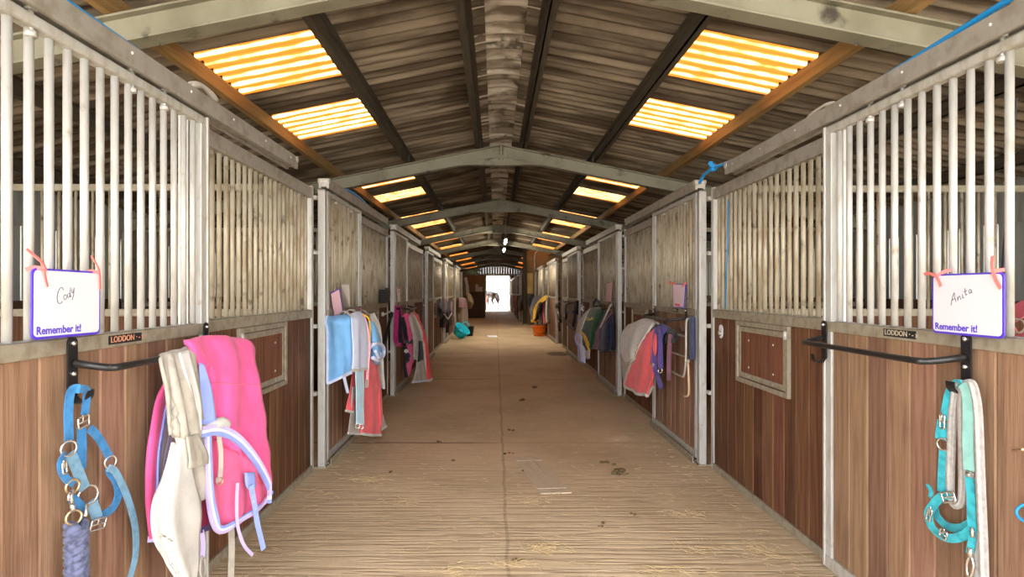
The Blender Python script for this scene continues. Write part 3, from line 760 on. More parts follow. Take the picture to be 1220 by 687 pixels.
for k in range(7): m.ball(P(300.5 + 1.9 * k, 588 + 9 * k, -1.079), .004, 6)
m.build('eyelets', f_lil, t)
S2('belly_strap', f_lil, t, [(283, 575, -1.12), (282, 600, -1.115), (283, 625, -1.112), (290, 648, -1.105), (301, 661, -1.10)], .014, .004, (1, -.6, 0))
S2('hanging_strap', f_grey, t, [(259, 508, -1.155), (263, 540, -1.15), (262, 568, -1.15), (258, 572, -1.15)], .02, .004, (1, -.6, 0))
MB().ring(P(262, 573, -1.148), .013, .003, (1, -.8, 0)).build('brass_clip', brass, t)
C2('inner_fold', f_magenta, t, [[(228, 560, -1.24), (250, 560, -1.24)], [(232, 600, -1.235), (250, 598, -1.235)], [(236, 632, -1.235), (248, 628, -1.235)]], th=.01, nu=8, nv=12, edges='b', em=f_purp)
S2('tail_cord', f_lil, t, [(240, 632, -1.23), (242, 648, -1.23), (241, 664, -1.23)], .02, .004, (1, -.6, 0))
MB().tube(spline([P(241, 662, -1.228), P(238, 676, -1.225), P(241, 688, -1.222), P(245, 678, -1.225), P(243, 664, -1.228)], 22), .005, 6).build('cord_loop', f_cream, t)
S2('grey_strap', f_cream, t, [(275, 622, -1.20), (276, 650, -1.2), (275, 690, -1.2), (274, 720, -1.2)], .03, .004, (1, -.6, 0))

t = thing('stable_rug', P(215, 690, -1.17), 'off-white fleece rug hanging over the rack between blue headcollar and pink rug', 'horse rug')
o, G = C2('upper_sheet', f_cream, t, [[(194, 428, -1.30), (208, 424, -1.315), (226, 418, -1.315)], [(190, 424, -1.275), (206, 419, -1.28), (226, 413, -1.275)], [(190, 430, -1.25), (207, 425, -1.24), (232, 420, -1.235)], [(195, 462, -1.225), (212, 462, -1.20), (236, 452, -1.20)], [(200, 492, -1.215), (219, 492, -1.18), (240, 484, -1.18)], [(203, 518, -1.21), (222, 522, -1.175), (243, 520, -1.175)]], fold=.014, nf=2.5, wr=.012, th=.012, seed=9, nu=24, nv=28)
C2('white_band', f_white, t, [[(212, 420, -1.235), (223, 417, -1.23)], [(222, 450, -1.19), (232, 447, -1.185)], [(230, 480, -1.168), (238, 478, -1.164)], [(232, 512, -1.165), (239, 512, -1.16)]], th=.012, fold=.004, nf=1, nu=10, nv=20)
C2('middle_fold', f_grey, t, [[(206, 512, -1.20), (222, 514, -1.175), (240, 512, -1.18)], [(216, 545, -1.19), (230, 548, -1.17), (244, 545, -1.175)], [(222, 575, -1.19), (236, 580, -1.17), (244, 570, -1.18)], [(228, 600, -1.19), (238, 598, -1.18), (240, 590, -1.185)]], fold=.012, nf=2, wr=.012, th=.012, seed=4)
C2('flap', f_cream, t, [[(222, 520, -1.16), (236, 516, -1.155)], [(226, 545, -1.152), (246, 540, -1.15)], [(226, 558, -1.152), (246, 552, -1.15)]], th=.008, nu=10, nv=10, fold=.003)
o, G = C2('long_sheet', f_white, t, [[(207, 528, -1.215), (212, 526, -1.20), (217, 528, -1.19)], [(196, 565, -1.21), (210, 562, -1.18), (226, 560, -1.17)], [(184, 600, -1.20), (206, 600, -1.165), (233, 592, -1.16)], [(186, 640, -1.19), (210, 644, -1.155), (238, 634, -1.15)], [(200, 668, -1.18), (216, 672, -1.15), (236, 662, -1.15)], [(214, 690, -1.17), (222, 694, -1.15), (231, 690, -1.15)]], fold=.006, nf=1.5, wr=.014, th=.010, seed=2, nu=22, nv=30, edges='lb', em=f_white, ew=.012)
m = MB()
for a, b in ((190, 636), (200, 642), (212, 645)): m.tube([P(a, b, -1.158), P(a + 7, b + 3, -1.155)], .0035, 6)
m.build('stitching', f_cream, o)

t = thing('headcollar', P(100, 690, -1.34), 'blue webbing headcollar with pale buckles hanging from the nearest left rack hook', 'headcollar', None)
X = -1.335
for pts, w_, m_ in (
    ([(95, 463, X + .015), (88, 463, X + .005), (83.5, 470, X), (81.5, 492, X), (82.3, 527, X)], .028, f_halt),
    ([(95, 463, X + .015), (102, 464, X + .01), (103.5, 471, X), (101, 494, X)], .026, f_halt),
    ([(97, 508, X - .008), (97.5, 530, X - .008), (97, 559, X - .008)], .03, f_halt),
    ([(107, 510, X + .008), (114, 517, X + .008), (121, 527, X + .008), (131, 545, X + .008)], .026, f_halt),
    ([(130.5, 555, X), (131.5, 562, X), (138.5, 572, X), (141, 588, X), (134.8, 604, X), (120, 615, X - .004)], .03, f_halt),
    ([(129, 557, X + .01), (137, 561.5, X + .012), (149.7, 587, X + .014), (158, 613, X + .014), (161.5, 634, X + .014), (161.5, 660, X + .014), (155, 687, X + .014), (146, 706, X + .014)], .024, f_haltd),
    ([(83, 540, X + .005), (87, 547, X + .008), (94, 564, X + .01), (101, 582, X + .01)], .034, f_haltd),
    ([(78, 540, X + .003), (72.5, 550, X + .01), (74, 562, X + .012), (80, 571, X + .01), (88, 576, X + .006)], .022, f_halt),
    ([(85.5, 593, X + .004), (93, 600, X + .004), (101, 607, X + .004)], .028, f_halt),
    ([(109, 596, X + .012), (112, 605, X + .014), (116, 618, X + .014)], .036, f_haltd)):
    S2('strap', m_, t, pts, w_, .0045, (1, -.25, -.1))
for c_, r_ in (((82, 534), .024), ((131.6, 550), .021), ((104.8, 590), .033)): MB().ring(P(c_[0], c_[1], X + .01), r_, .0036, (1, -.35, 0)).build('ring', chrome, t)
MB().ring(P(86.6, 579, X + .012), .021, .004, (1, -.35, 0)).build('ring', brass, t)
MB().ring(P(88, 616, X + .012), .022, .004, (1, -.6, .1)).build('ring', brass, t)
def buckle(parent, c, r, u, w_, h_, m_=chrome, name='buckle', tk=.0035):
    r = V(r).normalized(); u = V(u).normalized()
    pts = [p for p in rrect(c, r, u, w_, h_, .006, 3)]
    b = MB().tube(pts, tk, 6, True).tube([V(c) - r * w_ * .5, V(c) + r * w_ * .5], tk * .8, 6).tube([V(c) - r * w_ * .05, V(c) + u * h_ * .7 - r * .002], tk * .7, 6)
    return b.build(name, m_, parent)
buckle(t, P(117, 624, X + .018), (0, 1, -.22), (.1, .22, 1), .07, .034)
buckle(t, P(99.8, 502, X + .01), (0, 1, .1), (0, -.1, 1), .048, .034)
buckle(t, P(77, 557, X + .018), (0, 1, .1), (0, -.1, 1), .016, .036)
m = MB().tube([P(87, 583, X + .014), P(84.5, 592, X + .018), P(86, 600, X + .018)], .006, 8).tube([P(83, 586, X + .02), P(81, 596, X + .02)], .005, 6).tube([P(86, 600, X + .016), P(87, 609, X + .014)], .008, 8)
m.build('snap_clip', chrome, t)
MB().tube([P(103, 600, X + .016), P(102.5, 612, X + .018), P(100, 617, X + .016)], .006, 8).build('adjuster', chrome, t)
t = thing('lead_rope', P(92, 700, X), 'thick navy and grey braided lead rope clipped to the blue headcollar', 'lead rope')
a0, a1 = P(91, 624, X + .012), P(91.5, 735, X + .012)
for k in range(3):
    m = MB(); pts = []
    for i in range(80):
        f = i / 79; an = f * 26 + k * 2.094
        pts.append(a0.lerp(a1, f) + V((.02 * math.sin(an), .021 * math.cos(an), 0)))
    m.tube(pts, .0155, 8); m.build('strand', f_rope, t)

# ------------------------------------------------------------------ right, nearest door: teal headcollar and pale rope
X = 1.645
t = thing('headcollar', P(1140, 690, X), 'teal webbing headcollar hanging from the nearest right rack hook', 'headcollar')
for pts, w_, m_ in (
    ([(1146, 457, X - .012), (1138, 457, X), (1131, 468, X), (1127, 486, X), (1124.5, 500, X)], .028, f_teal),
    ([(1124.5, 503, X), (1125, 512, X), (1124, 524, X)], .034, f_teal),
    ([(1120, 500, X - .004), (1118, 512, X - .006), (1117, 522, X - .006)], .016, f_teal),
    ([(1125, 536, X), (1123.5, 560, X), (1122.5, 586, X)], .034, f_teal),
    ([(1131, 588, X - .006), (1120, 593, X - .008), (1110, 604, X - .01), (1106, 613, X - .012), (1110, 627, X - .012), (1122, 638, X - .012), (1136, 641, X - .01), (1150, 637, X - .006), (1158, 630, X)], .030, f_teal),
    ([(1113, 603, X + .02), (1116, 614, X + .022), (1128, 626, X + .022), (1144, 629, X + .016), (1156, 624, X + .01)], .030, f_teal),
    ([(1108, 592, X - .01), (1109.5, 586, X - .014), (1107, 580, X - .016), (1104, 578, X - .016)], .014, f_teal),
    ([(1147, 457, X - .014), (1152, 466, X - .012), (1154, 490, X - .01), (1153.5, 530, X - .01), (1155, 560, X - .01)], .036, f_tealp),
    ([(1155, 568, X - .006), (1157, 592, X - .006), (1157.5, 615, X - .006), (1159, 632, X - .006)], .028, f_teal),
    ([(1158, 632, X - .008), (1158, 645, X - .008), (1155, 660, X - .008)], .024, f_teal)):
    S2('strap', m_, t, pts, w_, .005, (1, .25, .1))
buckle(t, P(1122.5, 502, X - .012), (0, -1, 0), (0, 0, 1), .022, .05)
buckle(t, P(1130, 592, X - .018), (0, -1, .45), (0, .45, 1), .06, .034)
buckle(t, P(1107, 613, X - .024), (0, -1, -.3), (0, -.3, 1), .018, .05)
buckle(t, P(1124, 636, X - .022), (0, -1, -.3), (0, -.3, 1), .03, .03)
m = MB().ring(P(1124, 529, X - .004), .022, .0036, (1, .35, 0)); m.build('ring', chrome, t)
MB().tube([P(1153, 564, X - .016), P(1158, 566, X - .016)], .010, 8).build('adjuster', chrome, t)
MB().tube([P(1158, 628, X - .016), P(1159, 640, X - .016)], .006, 8).build('adjuster', chrome, t)
m = MB().tube(spline([P(1156, 660, X - .01), P(1152, 672, X - .012), P(1153, 684, X - .012), P(1157, 686, X - .012), P(1160, 674, X - .012), P(1157, 662, X - .01)], 24), .0045, 7).tube([P(1156, 652, X - .01), P(1156.5, 664, X - .01)], .009, 8); m.build('snap_clip', chrome, t)
t = thing('lead_rope', P(1160, 690, X), 'pale grey flat braided rope looped through the teal headcollar', 'lead rope')
for pts, m_ in (([(1150, 457, X + .004), (1140, 460, X + .006), (1135.5, 485, X + .008), (1134, 512, X + .008), (1132, 577, X + .008), (1135, 598, X + .01), (1142, 601, X + .01), (1146.5, 590, X + .012), (1147, 540, X + .012), (1146, 480, X + .01), (1149, 460, X + .006)], f_ropew),
                ([(1150, 457, X), (1158, 457, X - .002), (1163, 475, X), (1165.5, 500, X), (1168, 566, X), (1171, 640, X), (1173, 700, X), (1174, 720, X)], f_ropew),
                ([(1150, 458, X + .01), (1155, 459, X + .012), (1158, 480, X + .014), (1160, 540, X + .014), (1164, 640, X + .014), (1167, 720, X + .014)], f_ropew)):
    pp = spline([P(*p) for p in pts], 70)
    MB().strap(pp, .026, .010, (1, .25, .1)).tube([p + V((-.006, .0, 0)) for p in pp], .0075, 6).build('braid', m_, t)
# small things at the right edge of the nearest door
o = MB().tube([P(1206, 536, 1.715), P(1210, 536, 1.684), P(1214, 535, 1.65), P(1218, 535, 1.62)], .003, 6).ball(P(1218, 535, 1.62), .006, 8).build('hook_nail', brass, None, P(1212, 535, 1.68)); tag(o, 'brass nail sticking out of the nearest right door boards', 'nail')
o = MB().tube(spline([P(1222, 600, 1.67), P(1214, 604, 1.66), P(1211, 610, 1.655), P(1215, 617, 1.655), P(1224, 621, 1.66), P(1232, 612, 1.66)], 26), .0045, 8, True).tube([P(1228, 614, 1.66), P(1226, 600, 1.69), P(1223, 590, 1.715)], .004, 6).build('clip_loop', MATS['blue_pipe'], None, P(1222, 621, 1.67)); tag(o, 'bright blue loop hanging at the right edge by the nail', 'loop')
# pink headcollar inside the right stall, seen past the whiteboard
t = thing('headcollar', (2.30, 2.55, 1.2), 'dusky pink headcollar inside the nearest right stall behind the whiteboard', 'headcollar')
X = 2.25
for pts in ([(1190, 384, X), (1205, 376, X), (1222, 366, X), (1240, 360, X)], [(1196, 386, X), (1204, 400, X), (1206, 414, X), (1206, 430, X)], [(1208, 412, X), (1216, 404, X), (1228, 402, X), (1240, 405, X)], [(1186, 386, X), (1190, 405, X), (1190, 430, X)]):
    S2('strap', f_plum if pts[0][0] == 1186 else fabric('dusky_pink', (.50, .10, .13)), t, pts, .06, .01, (1, .4, 0))
MB().ring(P(1212, 388, X - .02), .03, .005, (1, .3, 0)).build('ring', chrome, t)
MB().tube([(2.25, 2.55, 1.36), (2.30, 2.52, 2.3)], .006, 6).build('hanging_cord', f_dark, t)

# ------------------------------------------------------------------ left, second door
XA = -1.34
def D2(base, lab, cat, name='horse_rug', grp=None): return thing(name, base, lab, cat, grp)
t = D2(P(405, 460, -1.25), 'sky blue fleece rug with white binding hanging by the left post', 'horse rug')
o, G = C2('fleece', f_sky, t, [[(390, 377, -1.385), (403, 376, -1.29), (419, 374, -1.19)], [(388.5, 384, -1.385), (403, 383, -1.27), (419.5, 382, -1.165)], [(391, 398, -1.38), (404, 398, -1.27), (420, 398, -1.165)], [(390.5, 430, -1.38), (405, 428, -1.27), (421, 424, -1.16)], [(390.5, 457, -1.375), (405, 450, -1.27), (419.5, 443, -1.16)]], fold=.006, nf=2, wr=.006, th=.014, seed=2, edges='lb', em=f_pale, ew=.02)
S2('tail_strap', f_pale, t, [(410, 449, -1.23), (412, 458, -1.228), (414.5, 468, -1.225)], .024, .004, (.3, -1, 0))
t = D2(P(428, 443, -1.14), 'pale lilac fleece rug with pink edge next to the sky blue rug', 'horse rug')
C2('fleece', f_pale, t, [[(418, 374, -1.19), (426, 371, -1.18), (432, 374, -1.18)], [(419.5, 385, -1.155), (428, 382, -1.135), (437, 384, -1.13)], [(421, 410, -1.15), (430, 410, -1.125), (440, 412, -1.115)], [(419.7, 441, -1.15), (430, 440, -1.125), (438.6, 438, -1.115)]], fold=.008, nf=2, th=.012, seed=6, edges='b', em=f_white)
S2('pink_edge', fabric('pale_pink', (.85, .45, .50)), t, [(433, 376, -1.16), (437.5, 390, -1.12), (440, 412, -1.105), (438.5, 435, -1.105), (437, 460, -1.105)], .022, .006, (.3, -1, 0))
C2('pink_edge_end', f_white, t, [[(435.5, 452, -1.105), (439, 452, -1.10)], [(435, 462, -1.105), (438.5, 462, -1.10)]], th=.006, nu=4, nv=4, wr=0)
S2('cream_cord', f_yel, t, [(432, 374, -1.17), (439, 379, -1.12), (441, 391, -1.105), (440.5, 405, -1.10)], .012, .004, (.3, -1, 0))
t = D2(P(450, 462, -1.14), 'grey rug edge hanging behind the rolled blue fleece bundle', 'horse rug')
C2('sheet', f_grey, t, [[(439, 374, -1.22), (445, 373, -1.18)], [(443, 388, -1.19), (452, 390, -1.12)], [(446, 425, -1.18), (455, 428, -1.10)], [(449, 459, -1.16), (457, 463, -1.09)]], fold=.006, nf=1.5, th=.012, edges='r', em=f_white, ew=.015)
t = D2(P(450, 430, -1.1), 'rolled blue fleece bundle with white binding at the right of the hanging rugs', 'rolled rug', 'rolled_rug')
C2('roll', f_sky, t, [[(440, 382, -1.16), (443, 384, -1.12), (446, 388, -1.13)], [(440, 402, -1.14), (446, 400, -1.085), (452, 400, -1.12)], [(441, 422, -1.13), (449, 424, -1.07), (456, 416, -1.10)], [(443, 430, -1.13), (450, 432, -1.08), (455, 426, -1.10)]], fold=.01, nf=1, th=.03, seed=8)
m = MB().tube(spline([P(441, 414, -1.11), P(447, 409, -1.065), P(456, 412, -1.07), P(457, 422, -1.07), P(451, 429, -1.055), P(444, 426, -1.08)], 30), .017, 8); m.build('white_binding', f_pale, t)
m = MB().tube(spline([P(447, 418, -1.06), P(451, 426, -1.055), P(453, 421, -1.06)], 12), .014, 8); m.build('white_binding', f_pale, t)
t = D2(P(440, 518, -1.1), 'coral red rug hanging lowest under the blue and lilac rugs', 'horse rug')
C2('left_flap', f_coral, t, [[(421, 440, -1.20), (428, 440, -1.17)], [(417, 465, -1.20), (426, 466, -1.165)], [(412.5, 489, -1.20), (420, 491, -1.17)]], fold=.004, nf=1, th=.01, edges='b', em=f_white, ew=.015)
o, G = C2('sheet', f_coral, t, [[(426, 430, -1.16), (436, 428, -1.13), (446, 424, -1.11)], [(427, 460, -1.155), (439, 458, -1.12), (450, 456, -1.09)], [(428, 490, -1.15), (441, 490, -1.11), (453, 486, -1.08)], [(429, 516, -1.145), (441, 518, -1.105), (453, 518, -1.07)]], fold=.010, nf=2, th=.012, seed=1, edges='b', em=f_white, ew=.02)
C2('side_fold', f_coral, t, [[(446, 426, -1.115), (449, 430, -1.105)], [(451, 465, -1.085), (455, 475, -1.07)], [(452, 505, -1.075), (455, 508, -1.06)]], th=.01, nu=6, nv=12)
t = D2(P(425, 518, -1.16), 'stone grey sheet showing beneath the coral red rug', 'horse rug')
C2('sheet', f_grey, t, [[(420, 460, -1.175), (428, 460, -1.165)], [(418, 488, -1.18), (428, 490, -1.165)], [(415.5, 516, -1.18), (429, 517, -1.16)]], fold=.005, nf=1, th=.008, edges='b', em=f_white, ew=.014)
C2('corner', f_grey, t, [[(452, 488, -1.10), (455, 490, -1.085)], [(453, 503, -1.095), (459, 504, -1.07)], [(453, 513, -1.09), (460.5, 507, -1.07)]], th=.008, nu=8, nv=8, edges='b', em=f_white, ew=.014)
t = D2(P(430, 507, -1.1), 'pale ice blue belt with clips hanging over the coral red rug', 'rug strap', 'rug_strap')
C2('belt', f_ice, t, [[(424, 441, -1.135), (432.5, 441, -1.115)], [(424.5, 475, -1.13), (432.5, 476, -1.11)], [(425, 504, -1.125), (432.5, 506, -1.105)]], fold=.004, nf=1, th=.008, edges='r', em=f_white, ew=.012)
for a, b, x in ((426, 507, -1.12), (430, 508, -1.11)): MB().ring(P(a, b, x), .02, .005, (.4, -1, 0)).build('clip', chrome, t)
# cards on the bars above
def card(S, c, lab, pxs, X, rim, face, marks, n='name_board'):
    q = [P(a, b, x) for a, b, x in pxs]
    t = thing(n, q[3], lab, 'name board', 'whiteboards with names')
    nn = (q[1] - q[0]).cross(q[3] - q[0]).normalized()
    if nn.dot(V((0, 0, H)) - q[0]) < 0: nn = -nn
    MB().prism(q, nn * .005).build('rim', rim, t)
    cen = sum(q, V()) / 4
    MB().prism([cen + (p - cen) * .93 + nn * .0052 for p in q], nn * .0012).build('face', face, t)
    R = q[1] - q[0]; U = q[0] - q[3]
    m = MB()
    for u0, v0, u1, v1 in marks:
        a = q[3] + R * u0 + U * v0 + nn * .0072; b = q[3] + R * u1 + U * v1 + nn * .0072
        m.strap([a, b], .02, .002, nn)
    if marks: m.build('printed_marks', redink, t)
    return t, q
t, q = card(LS, None, 'tilted pink card with purple and red rim above the sky blue rug', [(394, 349, -1.385), (404.5, 343, -1.30), (409, 372, -1.30), (398.5, 376, -1.385)], 0, purple, pinkcard, [])
t, q = card(LS, None, 'upright cream card with red print standing behind the sky blue rug', [(406.8, 338, -1.36), (416.4, 338, -1.27), (417.4, 365, -1.27), (409.8, 366, -1.36)], 0, f_cream, mat('cream_card', (.72, .62, .52), .6), [(.45, .9, .8, .9), (.3, .72, .9, .72), (.45, .55, .8, .55), (.3, .38, .9, .38), (.5, .22, .75, .22)])
t = D2(P(418, 376, -1.2), 'pale hanging rail of cream straps on top of the second left rack', 'strap bundle', 'strap_bundle')
for a, b, m_ in ((402, 372, f_cream), (410, 370, f_white), (418, 368, f_plum), (424, 371, f_cream)):
    S2('strap', m_, t, [(a, b + 4, -1.30), (a + 6, b - 1, -1.25), (a + 12, b, -1.2), (a + 16, b + 5, -1.18)], .03, .008, (.2, -.3, 1))
t = D2(P(455, 358, -1.4), 'small black box hung on the bars of the second left fixed panel', 'box', 'black_box')
m = MB(); c0 = P(455, 352, -1.455); m.box((-1.465, c0.y - .12, c0.z - .09), (-1.40, c0.y + .22, c0.z + .075)); m.build('case', rubber, t, bevel=.01)
MB().box((-1.405, c0.y - .04, c0.z + .02), (-1.395, c0.y + .12, c0.z + .10)).build('lid', rubber, t)
t = D2(P(458, 430, -1.42), 'black pole leaning across the second left panel by the post', 'pole', 'lunge_pole')
MB().tube([P(466.5, 372.5, -1.40), P(460, 400, -1.43), P(455.5, 432, -1.45)], .022, 8).build('shaft', black, t)
MB().tube([P(466.5, 372.5, -1.40), P(465.3, 378, -1.405)], .026, 8).build('grip', rubber, t)
m = MB().tube([P(464.8, 371.5, -1.41), P(456, 375, -1.47)], .01, 6); m.ball(P(456, 374, -1.465), .03, 8); m.build('holder', galv_n, t)

# ------------------------------------------------------------------ left, third door
t = D2(P(488, 448, -1.25), 'bright pink padded headcollar with charcoal trim by the second left post', 'headcollar', 'headcollar')
C2('band', f_pink, t, [[(479, 377, -1.30), (484, 373, -1.25), (489, 376, -1.22)], [(482, 390, -1.275), (487, 388, -1.235), (491, 390, -1.20)], [(484.5, 407, -1.265), (488, 406, -1.23), (492, 404, -1.20)]], th=.03, edges='lr', em=f_dark, ew=.03)
C2('lower_band', f_pink, t, [[(482, 410, -1.27), (490, 409, -1.21)], [(486, 428, -1.25), (493, 427, -1.20)], [(482, 433, -1.27), (490, 436, -1.21)], [(484.5, 449, -1.26), (488, 446, -1.23)]], th=.02, edges='l', em=f_dark, ew=.03)
MB().ball(P(484, 418, -1.25), (.035, .035, .03), 8).build('white_pad', f_white, t)
MB().ball(P(485.5, 424, -1.24), (.045, .05, .045), 8).build('dark_pad', f_navy, t)
S2('strap', f_dark, t, [(481, 404, -1.24), (488, 408, -1.21), (494, 401, -1.19)], .03, .008, (.5, -1, 0))
t = D2(P(475, 412, -1.33), 'dark magenta headcollar looped beside the second left post', 'headcollar', 'headcollar')
for pts, m_ in (([(473, 364, -1.36), (472, 385, -1.36), (471.5, 405, -1.355), (476, 411, -1.34), (479, 405, -1.325), (478.5, 385, -1.32), (475, 365, -1.345)], f_magenta), ([(474.5, 366, -1.34), (476, 388, -1.335), (477.5, 408, -1.325)], f_dark)):
    S2('strap', m_, t, pts, .06, .012, (.5, -1, 0))
t = D2(P(500, 455, -1.1), 'stone grey rug with pale binding between pink headcollar and red rug', 'horse rug')
C2('sheet', f_grey, t, [[(487.5, 376, -1.22), (492, 372.5, -1.19), (497, 375, -1.17)], [(491, 390, -1.18), (496, 388, -1.15), (502, 392, -1.12)], [(494, 408, -1.16), (499, 408, -1.12), (504, 405, -1.09)], [(495, 428, -1.15), (499, 430, -1.11), (503, 428, -1.08)]], th=.02, fold=.012, nf=2, edges='lr', em=f_cream, ew=.025)
C2('lower_sheet', f_grey, t, [[(496.7, 428, -1.14), (504, 428, -1.08)], [(495, 442, -1.15), (507, 442, -1.06)], [(492.5, 455, -1.16), (509, 453, -1.05)]], th=.015, fold=.012, nf=2, edges='b', em=f_pale, ew=.03)
C2('dark_fold', f_dark, t, [[(499.5, 406, -1.085), (503, 406, -1.065)], [(499, 422, -1.09), (504, 420, -1.055)], [(498, 431, -1.10), (504, 428, -1.055)]], th=.012, nu=6, nv=10)
t = D2(P(511, 452, -1.0), 'vivid red rug with white edge hanging at the front of the third left rack', 'horse rug')
C2('sheet', f_red, t, [[(490, 373, -1.21), (493, 371.5, -1.19), (496.5, 374, -1.17)], [(495, 380, -1.16), (498, 379, -1.13), (501, 384, -1.11)], [(501, 394, -1.10), (503, 393, -1.08), (506, 396, -1.06)], [(503.5, 404, -1.08), (506, 405, -1.05), (508, 406, -1.04)], [(505, 420, -1.07), (508, 422, -1.04), (511, 424, -1.02)], [(509, 452, -1.05), (511, 453, -1.02), (514, 451, -1.0)]], th=.02, edges='lb', em=f_white, ew=.03)
t, q = card(LS, None, 'small pale card with red tape on the third left door bars', [(472.5, 342, -1.38), (476, 342, -1.36), (476.5, 360, -1.36), (473, 360, -1.38)], 0, f_cream, mat('cream_card', (.72, .62, .52), .6), [(.2, .95, .9, .95), (.3, .7, .7, .7)])

# ------------------------------------------------------------------ left, further on
t = D2(P(532, 390, -1.3), 'black and navy bridles bunched on the fourth left stall front', 'bridle', 'bridle')
for i in range(8):
    a = 525 + i * 1.8; b0 = 357 + (i % 3) * 2; ln = 24 + (i * 7) % 12
    S2('strap', (f_navy, f_dark, f_dark, f_plum)[i % 4], t, [(a, b0, -1.32), (a - .8, b0 + ln * .5, -1.27), (a + .8 - (i % 2) * 2, b0 + ln, -1.28)], .09, .03, (.4, -1, 0))
MB().tube([P(529, 374, -1.22), P(534, 380, -1.22), P(538, 373, -1.22)], .018, 6).build('pale_rein', f_white, t)
t = D2(P(553, 388, -1.2), 'long grey brown rug hanging by the turquoise basket', 'horse rug')
C2('sheet', fabric('taupe_cloth', (.26, .20, .16), .7), t, [[(545, 356, -1.36), (550, 354, -1.25), (556, 357, -1.16)], [(546, 366, -1.36), (551, 366, -1.22), (557, 368, -1.12)], [(546, 380, -1.36), (551, 382, -1.24), (557, 380, -1.14)], [(549, 389, -1.3), (552, 390, -1.25), (555, 388, -1.18)]], th=.04, fold=.03, nf=2)
C2('top_fold', f_plum, t, [[(546, 355, -1.3), (555, 355, -1.15)], [(547, 366, -1.28), (555, 367, -1.11)]], th=.03, fold=.02, nf=2)
t = D2(P(562, 366, -1.1), 'khaki rug bundled at the end of the left row', 'horse rug')
C2('bundle', f_khaki, t, [[(553, 352, -1.3), (558, 350, -1.1), (562, 353, -.98)], [(555, 358, -1.25), (560, 358, -1.0), (563.5, 360, -.95)], [(557, 366, -1.2), (560, 367, -1.05), (562, 365, -1.0)]], th=.08, fold=.04, nf=1.5)
t = D2(P(557, 352, -1.35), 'cream cloth hung high at the end of the left row', 'cloth', 'hanging_cloth')
C2('cloth_sheet', f_white, t, [[(553.5, 331, -1.35), (556, 330, -1.28)], [(555, 340, -1.3), (558, 340, -1.22)], [(556, 350, -1.3), (559, 352, -1.22)]], th=.03, fold=.02, nf=1)
# turquoise basket and grey tub on the floor
bx, by = -1.16, 17.6
t = thing('trug', (bx, by, 0), 'turquoise flexible trug lying slumped on the floor at the left', 'trug')
prof = [(.02, .03), (.17, .03), (.20, .10), (.23, .22), (.25, .33), (.262, .335), (.25, .31), (.22, .2), (.16, .06), (.0, .055)]
m = MB().lathe([(r, z) for r, z in prof], (0, 0, 0), 24); turq = mat('turquoise_plastic', (.02, .62, .80), .4)
rot = Matrix.Rotation(math.radians(38), 3, 'Y') @ Matrix.Rotation(math.radians(20), 3, 'X')
m.v = [tuple(V((bx, by, .13)) + rot @ V((p[0] * 1.0, p[1], p[2] * .9))) for p in m.v]; zmin = min(p[2] for p in m.v); m.v = [(p[0], p[1], p[2] - zmin + .003) for p in m.v]
m.build('tub_body', turq, t)
for sgn in (1, -1):
    m = MB().tube(spline([V((bx, by, .13)) + rot @ V((.10, sgn * .24, .30)), V((bx, by, .13)) + rot @ V((.06, sgn * .27, .40)), V((bx, by, .13)) + rot @ V((-.06, sgn * .27, .40)), V((bx, by, .13)) + rot @ V((-.10, sgn * .24, .30))], 14), .014, 8)
    m.v = [(p[0], p[1], p[2] - zmin + .003) for p in m.v]; m.build('tub_handle', turq, t)
t = thing('bucket', (-.88, 18.6, 0), 'dark grey bucket on the floor behind the turquoise trug', 'bucket')
MB().lathe([(0, .004), (.15, .004), (.19, .30), (.2, .31), (.185, .30), (.14, .02), (0, .02)], (-.88, 18.6, 0), 20).build('pail', rubber, t)
MB().tube(spline([(-.88, 18.41, .30), (-.88, 18.45, .42), (-.88, 18.6, .47), (-.88, 18.75, .42), (-.88, 18.79, .30)], 16), .006, 6).build('bail_handle', chrome, t)
# boarded block with a carton on it, partition behind
t = thing('feed_bin', (-1.0, 31.6, 0), 'brown boarded feed bin standing on the left near the far doorway', 'feed bin')
m = MB(); x = -1.5
while x < -.56: m.box((x, 30.8, .02), (min(x + .135, -.55), 30.83, 1.40)); x += .14
for i in range(12): m.box((-.58, 30.83 + .14 * i, .02), (-.55, 30.83 + .14 * i + .135, 1.40))
m.box((-1.5, 30.83, .02), (-.58, 32.5, .06)); m.box((-1.5, 32.48, .02), (-.58, 32.5, 1.4)); m.box((-1.52, 30.83, .02), (-1.5, 32.5, 1.4))
m.build('boards', mat('dark_bin_boards', (.085, .05, .028), .7, 0, (.06, .035, .02), 3, (8, 8, .5), .4, .7), t); MB().box((-1.54, 30.77, 1.40), (-.53, 32.52, 1.44)).build('lid', ply, t)
t = thing('carton', (-.9, 31.2, 1.44), 'pale carton with a raised flap sitting on the feed bin', 'carton')
MB().box((-1.08, 31.0, 1.442), (-.70, 31.4, 1.70)).build('box_body', mat('pale_card', (.78, .66, .50), .7), t); MB().box((-1.08, 31.0, 1.70), (-.93, 31.015, 1.84)).build('flap', mat('pale_card', (.78, .66, .50), .7), t)
w_ = MB(); x = -4.9
while x < -.64: w_.box((x, 33.0, 0), (min(x + .20, -.63), 33.04, 2.36)); x += .203
w_.box((-4.9, 32.97, 2.36), (-.60, 33.07, 2.42), 1); struct(w_.build('wall_partition', [mat('golden_boarding', (.30, .18, .075), .7, 0, (.22, .125, .05), 3, (8, 8, .5), .4, .7, island=.15), paint]))

